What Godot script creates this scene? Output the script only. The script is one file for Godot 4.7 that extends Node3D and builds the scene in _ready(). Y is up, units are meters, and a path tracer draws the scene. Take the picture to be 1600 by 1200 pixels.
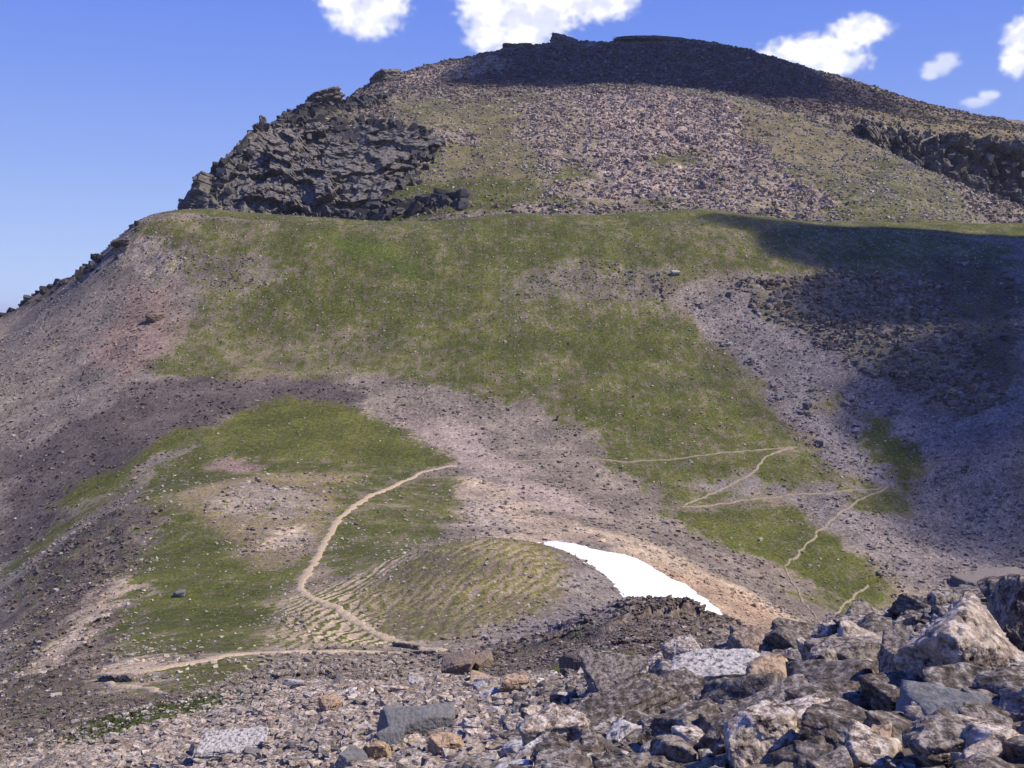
extends Node3D
# A saddle between two alpine slopes, seen from a rocky ridge. Metres, y up; the eye is at the origin and looks towards -z.

const SUN_WAY := Vector3(0.640, 0.766, 0.056)
const BASE_AT := Vector2(-340, -540)      # corner of the painted ground of the saddle and the hillside, one cell a metre
const BASE_SIZE := Vector2i(700, 560)
const TOP_AT := Vector2(-330, -1062)      # the same for the summit, one cell 1.5 m
const TOP_SIZE := Vector2i(600, 410)
const TOP_CELL := 1.5

var colours := {
	"mauve": Color8(133, 124, 114), "reddish": Color8(142, 124, 114), "darkpurple": Color8(98, 90, 87), "pale": Color8(158, 147, 135), "bluegray": Color8(130, 123, 120),
	"dark": Color8(106, 97, 90), "tan": Color8(178, 162, 142), "orange": Color8(174, 152, 130), "pinkish": Color8(160, 146, 137), "summit": Color8(108, 96, 94), "cliff": Color8(92, 88, 92),
}
var greens := {
	"olive": Color8(78, 85, 42), "bright": Color8(80, 92, 44), "bright2": Color8(84, 89, 46), "greyolive": Color8(106, 104, 68), "brownish": Color8(114, 107, 72),
}
var paint_a := [
	["mauve", 0, 150, 0, [-177, -355.1, -164, -355.9, -158.1, -380.3, -142.5, -383.5, -135.9, -381.7, -113.6, -351.6, -109, -311.8, -122.9, -288.7, -139.4, -277.6]],
	["reddish", 0, 170, 0, [-135.2, -366.1, -122.9, -359.9, -111.6, -341.8, -107.4, -320, -118.9, -306.9, -138.2, -336]],
	["darkpurple", 0, 120, 0, [-111.2, -304.3, -81.2, -309.5, -49.7, -312.2, -41.3, -293.7, -59.2, -286.6, -73.6, -279.6, -84.6, -269.9, -91.4, -255.4, -103.5, -241.7, -113.6, -224.6, -139.4, -277.6, -122.9, -288.7]],
	["dark", 0, 230, 0, [-168, -418, -240, -424, -240, -450, -168, -446]],
	["olive", 0.74, 40, 0, [-138, -398, 60, -405, 150, -418, 260, -430, 260, -470, -40, -470, -138, -462]],
	["olive", 0.56, 110, 0, [-143.8, -390.7, -74.4, -401.3, 0, -406.8, 76, -409.8, 144.6, -425.1, 198.7, -406.3, 179.8, -367, 126, -369.3, 92.9, -374.3, 76.3, -372.9, 59.4, -368.4, 52.8, -353.8, 60.4, -346.9, 71.2, -326.3, 76.6, -306.1, 78.2, -280, 79, -272.2, 83.8, -261.4, 72.6, -256.3, 53.8, -251.7, 39.2, -239.6, 31.9, -253.8, 23.5, -267.6, 17.9, -285.9, 0, -301.7, -19.4, -309.9, -47.3, -315.7, -71.1, -316.4, -92.7, -316.1, -107.1, -311.8, -109.3, -327.9, -109.1, -351.2, -121.2, -368.8, -133.6, -378.4]],
	["olive", 0.7, 60, 0, [-90.5, -395.5, 50.5, -408.8, 66.5, -383.1, 37, -372.9, 18.7, -377.5, -2.3, -369.3, -8.7, -350.3, 10.5, -336.4, 34.7, -349, 51.2, -343.1, 61.1, -326.3, 71.1, -299.1, 75.7, -279.3, 26.9, -268.2, 18.2, -291.2, -4, -318, -41.8, -336, -80.7, -351.2, -92.6, -373.8]],
	["bright", 0.97, 0, 0, [-68.5, -388.3, -47.7, -385.4, -34.6, -372, -33.8, -363, -49.6, -372, -62.3, -379.3]],
	["mauve", 0.34, 230, 0, [-4.5, -363.4, 23.5, -379.8, 46.7, -377, 58.8, -372, 53.3, -357.2, 35.2, -354.2, 22.2, -357.2, 6.6, -352.9]],
	["mauve", 0.36, 200, 0, [-124.8, -380.3, -88, -373.8, -80.6, -360.8, -91.6, -351.2, -114.5, -361.6]],
	["pale", 0.1, 255, 0, [-149.1, -388.3, -140.2, -387.3, -127.4, -382.6, -118.8, -368.4, -128.2, -365.7, -142.4, -379.8]],
	["olive", 0.54, 70, 0, [-108.2, -348.2, -80.8, -341.8, -41, -329.1, 0, -311.4, 14.8, -294.7, -3.8, -300.2, -38.5, -308.4, -71.8, -310.7, -101.8, -307.7, -109.3, -327.9]],
	["olive", 0.46, 70, 0, [-94.3, -321.9, -72.4, -322.3, -47.8, -319.2, -46.7, -311.4, -69.9, -311.1, -90.5, -308.4]],
	["mauve", 0, 120, 0, [-49.4, -310.3, -19.3, -308.4, 3.7, -299.1, 17.3, -275.5, 31.4, -249.8, 40, -218.3, 59.3, -208.1, 54.5, -175.3, 46.6, -162.9, 39, -186.9, 24.8, -196.5, 7, -222.9, -12.8, -255.1, -27.6, -275.5, -40.9, -290.1]],
	["pinkish", 0, 70, 0, [-29.5, -294.7, -14.4, -286.6, 4.7, -251, 19.8, -224, 8.2, -217, -12.8, -254.1, -26.8, -275.5]],
	["bluegray", 0.04, 200, 0, [57.8, -357.7, 79.5, -365.7, 97.4, -347.7, 118.3, -316.1, 136.2, -275.5, 117.3, -235.3, 95.2, -214.9, 82.5, -217.3, 76.5, -242.9, 79.7, -274.9, 76.2, -312.6, 65, -336.8]],
	["mauve", 0.22, 255, 0, [80.2, -369.3, 117.5, -378.9, 150.4, -372.9, 170.1, -346.5, 136.2, -275.5, 124.6, -284.5, 115, -306.9, 102.9, -330.3, 87.6, -352]],
	["dark", 0.3, 200, 0, [156.6, -388.7, 183.1, -373.8, 136.2, -275.5, 134.9, -291.9, 143.6, -339.3]],
	["olive", 0.75, 40, 0, [102.7, -295.8, 106.8, -291.5, 107.6, -267.6, 102.5, -260.8, 95.9, -283.1]],
	["olive", 0.7, 40, 0, [92.8, -306.1, 95.1, -302.4, 92.5, -295.5, 90.1, -298.7]],
	["olive", 0.62, 90, 0, [84.2, -262.7, 97.2, -262, 101.9, -252.9, 93.3, -246.8, 85.6, -251.7]],
	["olive", 0.66, 50, 0, [26.6, -264.3, 76.6, -277.6, 83.6, -260.8, 70.6, -255.1, 43.1, -244.7, 38.6, -245.6]],
	["bluegray", 0.15, 60, 0, [40.1, -255.1, 63, -264, 74.7, -258.2, 68.8, -254.1, 50.6, -251.4]],
	["olive", 0.8, 40, 0, [43, -239.6, 68.6, -250.4, 74.6, -236.4, 77.3, -216.2, 78.7, -203.6, 70.9, -199.6, 64.4, -207.6, 54.1, -213.8, 42.9, -219.1, 40.5, -229.6]],
	["olive", 0.5, 50, 0, [64.4, -207.6, 78.7, -203.6, 79.4, -198.7, 64.3, -184.1, 61, -192.4, 55, -197.2]],
	["tan", 0, 90, 0, [-14.8, -248, -3, -235.6, 8.1, -213.6, 25.4, -201.4, 39.7, -190.3, 51.1, -167.8, 42.8, -153.2, 31.9, -152.5, 27.3, -166.1, 19.9, -174.9, 5.7, -181, -3.4, -178.6, -11, -198.9]],
	["pale", 0, 150, 0, [-12.1, -226.2, -2.8, -225.7, 3.7, -193.6, -4.7, -185, -11.2, -202.1]],
	["orange", 0, 50, 0, [21.9, -173, 39.7, -179, 50.1, -169.6, 42.2, -154.4, 32.3, -156.7]],
	["olive", 0.72, 40, 0, [-79.9, -277.2, -70.8, -298, -48.2, -296.6, -27.6, -275.5, -14.3, -259.5, -23.5, -249.8, -30.2, -228.4, -33, -197.7, -30.9, -163.1, -30.7, -146.8, -30.1, -132.1, -26, -104.8, -23.7, -92.2, -31.2, -87.7, -42.5, -107.8, -53.4, -140.5, -67.8, -189.2, -69.7, -201.4, -89.1, -240.2, -85.5, -257]],
	["bright2", 0.92, 10, 0, [-79.4, -275.5, -71, -298.7, -47.1, -295.1, -27.7, -276.2, -15.6, -260.8, -48.3, -256.6, -64.4, -256.6, -82.3, -262.4, -98.4, -252.6, -103.5, -241.7, -108.6, -246.5, -98.1, -260.4, -86.4, -270.2]],
	["olive", 0.8, 12, 0, [-65.7, -182.6, -58.8, -186.4, -39.8, -165.7, -34.2, -150.1, -25.2, -99.2, -29.6, -99.2, -37.9, -110.6, -51.4, -139.8]],
	["brownish", 0.42, 90, 0, [-70.3, -210.7, -56.1, -235, -36.8, -243.8, -34, -199.9, -32, -163.5, -37.3, -155.3, -54, -182.1]],
	["reddish", 0, 60, 0, [-73.6, -249.2, -66.8, -253.2, -61.9, -247.7, -60.2, -236.4, -66.3, -234.4]],
	["pale", 0.15, 150, 0, [-62.2, -210.2, -56.2, -223.5, -42.8, -215.9, -41.3, -198.4, -46, -192, -56.9, -196.5]],
	["tan", 0.05, 60, 0, [-48, -186.6, -41.8, -189.2, -36.5, -170.9, -41.2, -168]],
	["pale", 0.1, 120, 0, [-40.4, -183.9, -36.1, -190.8, -31.5, -166.3, -33.6, -158.8]],
	["olive", 0.64, 40, 0, [-32.2, -200.4, -24.4, -242.9, -13.9, -246.5, -11.2, -208.9, -13.1, -188.7, -15.2, -150.1, -24.8, -145, -28.6, -145.7, -30.9, -163.1]],
	["tan", 0.3, 20, 0, [-28.8, -137.7, -22, -144.8, -15.2, -150.1, -4.4, -176.2, 4.5, -178.2, -9.5, -149.7, -16.2, -142.4, -20.2, -132.8, -16.1, -115.5, -8.9, -99.8, -14.9, -97.8, -23.9, -96.8]],
	["greyolive", 0.55, 40, 1, [-20.2, -132.8, -16.2, -142.4, -9.4, -148.8, 5.3, -168.8, 8, -140.6, 4.6, -119.6, -2.8, -110.1, -7.3, -103.8, -14.6, -114.8]],
	["bluegray", 0.05, 110, 1, [7.4, -146.6, 14.4, -141.9, 8.7, -73.9, 6.6, -69, 2.3, -71.7, -4.4, -98.2, 4.4, -116.3]],
	["bluegray", 0, 20, 0, [31.1, -148.3, 44.2, -154.6, 46.8, -153.4, 15.2, -68.3]],
	["dark", 0.12, 230, 0, [-72.9, -202.4, -83.9, -211.5, -87.9, -198.9, -94.1, -185.7, -23.9, -46.7, -28, -62.7, -33.2, -80.3, -51.8, -131.8, -61.6, -169.4]],
	["tan", 0.1, 60, 1, [-62.2, -165.3, -54.5, -141, -51.2, -118.5, -44.6, -92.1, -37.8, -74, -52.2, -102.4, -56.8, -124.1, -57.7, -140.1]],
	["olive", 0.6, 20, 0, [-97.2, -253.5, -92.6, -247.7, -99.6, -219.1, -98.1, -193.6, -111.8, -221, -104.5, -233.3]],
	["bright2", 0.75, 70, 1, [-27.2, -75.5, -21.3, -83.8, -19.4, -80.1, -19.2, -60.1, -23.4, -68.4]],
	["mauve", 0.45, 120, 1, [-29.6, -71.5, -22.1, -64.2, -17.5, -47.4, -18.9, -42.2, -20.2, -42.6]],
	["mauve", 0.12, 230, 1, [-20.3, -67.6, -19.5, -80.6, -13.2, -86.2, -6.8, -75.9, -4.4, -68.4, -7.5, -65.7, -7.4, -33]],
	["dark", 0.2, 80, 1, [-61.6, -121, -31.3, -75.5, -27.3, -67.4, -21.1, -61.4, -20.9, -57.4, -18, -40.2, -19.7, -40.4, -21.6, -42.1]],
	["tan", 0, 40, 1, [-31.7, -78.5, -37.4, -95.6, -34.4, -94.9, -26.9, -78.5, -27.9, -76.3, -29.1, -74.9, -26.1, -70, -28, -70.9]],
	["pale", 0.08, 255, 1, [-13.8, -29, -12.4, -35.2, -8.7, -36, -3.9, -61.3, 1.2, -18.5, 1.4, -10.8, 0.8, -6.1, -12.5, -25.7]],
	["dark", 0.15, 255, 1, [1.4, -10.8, 2.6, -13.6, 5.7, -11.4, 2, -4, 0.8, -6.2]],
	["bright2", 0.8, 120, 1, [2.3, -5.3, 2.7, -5.3, 2, -4, 1.9, -4.2]],
	["bright2", 0.7, 150, 1, [2, -9.4, 2.2, -8, 1.9, -7.5, 1.8, -8.4]],
	["bright", 0.8, 30, 1, [-17, -37.4, -21.1, -60.1, -7.9, -32.6, -7.5, -29.2, -9, -29.8, -11.5, -30, -12.6, -29]],
	["dark", 0.12, 180, 1, [-6.6, -94.7, 2.3, -73.8, 6.7, -70, 5.3, -64.1, 2.1, -55.1, -1.6, -63.1]],
	["dark", 0.05, 230, 1, [6, -65.2, 8.7, -72.3, 23, -148.1, 28.5, -147.3, 14.1, -63.5, 11.6, -56.7, 6.8, -53.2]],
	["bright2", 0.75, 20, 1, [2.8, -54.8, 5.6, -59, 7.4, -55.4, 5.6, -51.9]],
]
var paint_b := [
	["mauve", 0.48, 105, 0, [-74, -500, -30, -481, 60, -485, 165, -487, 222, -454, 234, -542, 260, -704, 173, -704, 20, -644, -63, -638, -109, -595, -120, -557, -81, -550, -51, -558]],
	["greyolive", 0.56, 70, 0, [-47, -504, -34, -547, -51, -592, -31, -628, 20, -644, 25, -586, 10, -535, 12, -488, -30, -487]],
	["olive", 0.75, 30, 0, [12, -500, 62, -502, 91, -492, 15, -484]],
	["olive", 0.74, 40, 0, [-75, -520, -30, -512, 15, -512, 15, -478, -75, -478]],
	["pale", 0.05, 200, 0, [-44, -557, -39, -575, -19, -565, -34, -552]],
	["greyolive", 0.45, 95, 0, [129, -639, 216, -704, 269, -705, 181, -535, 144, -558]],
	["pinkish", 0.05, 235, 0, [20, -653, 82, -666, 133, -657, 138, -606, 140, -529, 163, -499, 30, -491, 41, -514, 20, -535, 16, -587]],
	["pinkish", 0.3, 140, 0, [4, -630, 40, -647, 47, -588, 51, -556, 41, -526, 49, -501, 24, -490, 8, -496, 19, -525, 0, -566]],
	["pinkish", 0.2, 230, 0, [101, -545, 142, -538, 181, -487, 137, -493, 85, -492]],
	["olive", 0.55, 60, 0, [70, -539, 103, -560, 103, -542, 78, -531]],
	["olive", 0.6, 60, 0, [19, -525, 39, -529, 40, -513, 22, -509]],
	["pale", 0.15, 200, 0, [0, -482, 60, -488, 121, -492, 146, -491, 60, -483, 0, -477]],
	["olive", 0.6, 60, 0, [151, -500, 193, -495, 213, -454, 171, -460, 151, -490]],
	["summit", 0, 220, 0, [-99, -715, -69, -748, -10, -792, 35, -819, 144, -842, 233, -845, 311, -846, 369, -835, 270, -733, 200, -726, 140, -690, 85, -694, 21, -682, -41, -676]],
	["pinkish", 0, 220, 0, [-91, -708, -68, -745, -14, -790, -5, -752, -49, -724, -59, -687]],
	["greyolive", 0.4, 120, 0, [304, -826, 366, -829, 407, -833, 366, -748, 309, -739, 267, -724, 239, -722]],
	["cliff", 0, 120, 0, [-152, -497, -147, -521, -130, -543, -103, -557, -55, -562, -51, -548, -72, -508, -73, -493, -109, -488]],
	["mauve", 0.3, 200, 0, [-123, -558, -115, -604, -79, -643, -61, -617, -56, -571, -104, -562]],
]
var trails := [
	[1.5, [-14.1, -255.1, -17.5, -253.2, -23.3, -247.4, -28.8, -229.3, -31.6, -209.4, -33.1, -194.6, -33.1, -182.1, -31.5, -163.3, -30.6, -148.8, -29.9, -142.9, -28.3, -137.1, -24.7, -130.0, -20.3, -122.8, -15.7, -112.7, -12.0, -104.6, -9.2, -100.3, -6.9, -99.2]],
	[1.5, [-6.9, -99.2, -9.2, -96.4, -14.6, -95.4, -22.4, -88.1, -25.4, -79.8, -27.9, -76.9, -29.9, -76.9, -30.0, -75.1]],
	[1.1, [-30.1, -75.8, -29.7, -73.8, -28.4, -71.9, -26.8, -70.6, -24.5, -68.1, -22.0, -64.4]],
	[.7, [-14.1, -255.1, 0.0, -260.1, 23.3, -264.6, 47.5, -270.5, 65.6, -275.2, 78.2, -280.0]],
	[.9, [78.2, -280.0, 68.4, -272.5, 63.0, -264.0, 52.9, -254.8, 45.2, -247.7, 40.1, -240.5]],
	[.8, [40.1, -240.5, 54.6, -248.0, 70.2, -253.5, 85.8, -257.3, 96.1, -261.1]],
	[.8, [96.1, -261.1, 83.4, -249.8, 72.7, -237.6, 64.6, -224.8, 57.5, -214.1]],
	[.6, [57.5, -214.1, 56.5, -200.6, 53.9, -177.7]],
	[.7, [74.8, -213.0, 66.3, -201.1, 58.1, -183.2, 53.8, -174.7]],
]
var snow_edge := [4.8, -180.6, 9.1, -179.4, 14.2, -173.1, 20.4, -174.1, 23.0, -173.2, 25.5, -167.9, 29.2, -164.4, 31.3, -159.1, 32.1, -154.5, 31.7, -150.6, 29.4, -147.3, 22.3, -135.3, 15.5, -122.1, 15.4, -131.4, 15.3, -138.2, 14.4, -142.6, 12.1, -146.9, 8.6, -150.9, 5.9, -156.1]
var land_a := [1.8, -1.6, -3.6, 2.9, -2.5, -6.5, 7.1, -3.8, -14, 5.4, -4, -13, 4.8, -4.8, -15, 1, -2.1, -4.6, 1.9, -2.9, -7.6, 3, -6.5, -19, 0.4, -3.2, -7, 1.1, -4.3, -11, 1.5, -8.7, -24, -0.7, -5, -11, -1, -6.2, -15.5, -1.9, -10.7, -30, -2.9, -6.8, -15, -4.2, -8.8, -22, -6.7, -14.9, -42, -6.1, -8.6, -19, -9.3, -11.8, -29, -15.3, -18.5, -48, -10.3, -10.4, -23, -15.2, -14.5, -34, -13.8, -12.2, -27, -20.5, -17.4, -40, 11.3, -21.2, -74, 9.6, -21.3, -72, 13, -21.6, -73, 6.7, -21.9, -68, 14.9, -22.7, -72, 7.6, -17.9, -52, 4.5, -18.4, -54, 2.5, -25.1, -78, -1.8, -24.1, -70, -7, -33.2, -100, -13.7, -30.7, -90, -22.4, -29.8, -88, -30.6, -27.8, -80, -22.5, -24.7, -66, -29.8, -26.5, -72, -15, -36.5, -118, -30.3, -38.3, -145, -23.8, -37, -125, -26.5, -34.7, -110, -4.8, -35.2, -127, -5.8, -34.6, -152, -13.1, -35.1, -148, 3.6, -33.2, -112, 5.7, -35.6, -150, 12.6, -37.5, -142, 15.4, -39.5, -135, -13.5, -40.3, -215, -16, -38, -255, -32.8, -38.7, -200, -28.1, -38.6, -248, -72.3, -36.5, -245, -47.9, -39.2, -190, -48.1, -39.1, -152, -40.2, -35.5, -115, -59.2, -31.7, -270, -49.1, -23.7, -302, -83.9, -28.1, -285, -28.1, -32.9, -280, -56.9, -38.6, -150, -55.6, -40.3, -125, -60.1, -42.6, -118, -77.5, -38.4, -205, -84, -45.3, -190, -83.8, -51, -165, -113.8, -56.5, -225, -101.3, -44.9, -240, -90.4, -34.1, -262, 5.7, -40.6, -180, 22.1, -42.8, -175, 31.4, -45.4, -150, 51.2, -52.5, -168, 40.3, -49.2, -182, 23.8, -42.5, -150, 21.3, -43.6, -225, 41.1, -48.9, -217, 55.9, -54.3, -196, 82.4, -55.9, -217, 81.9, -59.4, -205, 118.7, -53, -235, 110.3, -48.4, -250, -143, -37.1, -285, -162.4, -21.9, -325, -179.5, -10.7, -360, -139.1, -21.4, -318, -114.3, -20.5, -305, -128.8, -1.7, -345, -160.1, 12.4, -385, -135.8, 21.5, -378, -141.8, 34.3, -392, -122.4, 35.9, -396, -114.1, 16.4, -368, -93.9, -5.8, -335, -77.4, -18.9, -310, -74.5, 36.5, -402, -66.7, 9.3, -358, -61.7, -9.8, -330, -30.8, -20.7, -308, 0, -28.8, -292, 16.5, -37.4, -262, 0, -11.7, -325, 0, 9.4, -362, 0, 24.3, -385, 0, 39.6, -412, 31.7, -42.4, -252, 19.2, -20.7, -308, 47.5, 21.8, -383, 43.1, -1.7, -346, 39, -21, -312, 35.4, -33.2, -282, 77.5, 41.7, -418, 58.5, -21, -312, 58.9, -38.3, -268, 116.3, 36.6, -418, 104.7, 14.4, -375, 97.4, -1.7, -348, 87.7, -21, -312, 79, -36.4, -280, 69.5, -47.4, -245, 157.3, 35.8, -424, 135.6, 9.5, -364, 118.3, -13.4, -316, 104.6, -36.2, -278, 93.7, -48, -248, 208, 30.4, -420, 176.3, 9.2, -355, 151.1, -10.9, -303, 136.2, -26.8, -272, 125.7, -40.5, -250, 129.4, -19.9, -296, 152.3, 2.6, -350, 0, -1.7, 0, -12, -4.5, -3, 12, 1, -2, 0, 2, 20, -40, -8, 10, 40, 8, 10, -40, -20, -20, -80, -45, -40, 30, -4, -20, 60, 0, -30, 18, -22, -45, 45, -35, -70, 60, -45, -110, 90, -50, -150, 40, -8, -45, 12, -33, -92, 22, -34, -95, -5, -22, -45, 35, -47, -130, -110, -60, -90, -150, -75, -130, -190, -70, -200, -180, -48, -270, -220, -30, -330, -250, 0, -400, -214, -1, -435, -181, 17, -430, -198, 9, -432, -200, -10, -405, -260, -30, -445, -280, -60, -480, -30, -40, -182, 20, -41, -178, -160, 30, -440, 0, 36, -450, -80, 34, -450, 100, 40, -460, 200, 44, -470, 280, 40, -430, 215, -15, -290, 220, -45, -230, 300, 20, -350, 180, -45, -190, -100, 28, -480, 50, 34, -500, 200, 44, -520, -180, -5, -480, 330, 50, -480, 120, -35, -120, 150, -20, -100, 100, -10, -70]
var land_b := [-29.5, 47.7, -478, 29.6, 48.5, -480, 89.9, 49, -485, 151.4, 46.5, -490, 214.2, 42.8, -495, 247.5, 38.3, -500, -33.2, 80.3, -540, 16.5, 79.5, -535, 66.2, 80, -538, 100.7, 81, -545, 164.9, 71.4, -535, 208.6, 58.3, -520, -29.5, 111.1, -600, 18.2, 111.4, -592, 73.7, 112.9, -600, 129.1, 105.6, -600, 178.5, 89.8, -580, 219.6, 69.8, -548, -79.7, 136, -650, -40.5, 140.9, -660, 20.4, 142.8, -665, 82.4, 145.1, -672, 135.6, 139.8, -670, 178.2, 120.9, -645, 207, 101.4, -612, 230.3, 80.2, -575, 250, 59.9, -540, 262, 51.3, -530, -100.6, 160.2, -730, -86.7, 169.4, -745, -70.2, 179.4, -765, -48, 189.8, -785, -10, 206.6, -820, 36.4, 219.8, -850, 84.3, 222.4, -862, 116.7, 225.5, -868, 149.2, 228.1, -872, 191.9, 219.7, -872, 240.1, 207.1, -872, 285.1, 196.4, -878, 324.5, 184.6, -882, 365.9, 175.5, -890, 403.4, 168.8, -900, 46.2, 173.9, -755, 117.9, 177.4, -770, 187.5, 167, -765, -22.8, 171.6, -745, -61.3, 158.2, -715, 234.6, 155.5, -765, 291.1, 148.6, -790, 245.9, 131, -715, 265.5, 125.9, -720, 290.9, 125, -728, 317.6, 125.4, -738, 368, 123.9, -748, 368.7, 143.2, -800, 407.9, 150.1, -830, -116, 124.7, -610, -124.9, 105.9, -565, -131.3, 96.8, -548, -103.2, 100.9, -560, -75.7, 100.3, -560, -51.5, 94.8, -558, -46.5, 80.3, -540, -50.5, 63.7, -512, -88.4, 116.5, -600, -37, 59.1, -500, -148.4, 77.9, -524, -152, 60.1, -508, -153.9, 48.2, -498, -126.2, 72.4, -512, -95, 72.7, -514, -70.7, 75.1, -522, -122, 52.4, -494, -91.5, 52.4, -494, -71, 56.1, -500, -150, 40, -470, -60, 36, -470, 60, 38, -465, 200, 44, -465, 280, 44, -470, 360, 50, -480, -200, 0, -500, -200, -20, -560, -190, 30, -620, -170, 70, -700, -160, 110, -760, -260, -40, -600, -250, 0, -760, -200, 60, -850, -100, 150, -900, 0, 210, -930, 130, 215, -940, 250, 190, -950, 380, 170, -1000, 0, 180, -1020, 200, 190, -1040, 450, 165, -900, 500, 170, -1020, 260, 60, -650, 330, 50, -660, 400, 50, -680, 290, 70, -690, 350, 62, -695, 220, 85, -660, 330, 40, -600, 400, 40, -600, 480, 60, -720, 430, 130, -780, -60, 175, -860, 430, 45, -540]
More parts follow.
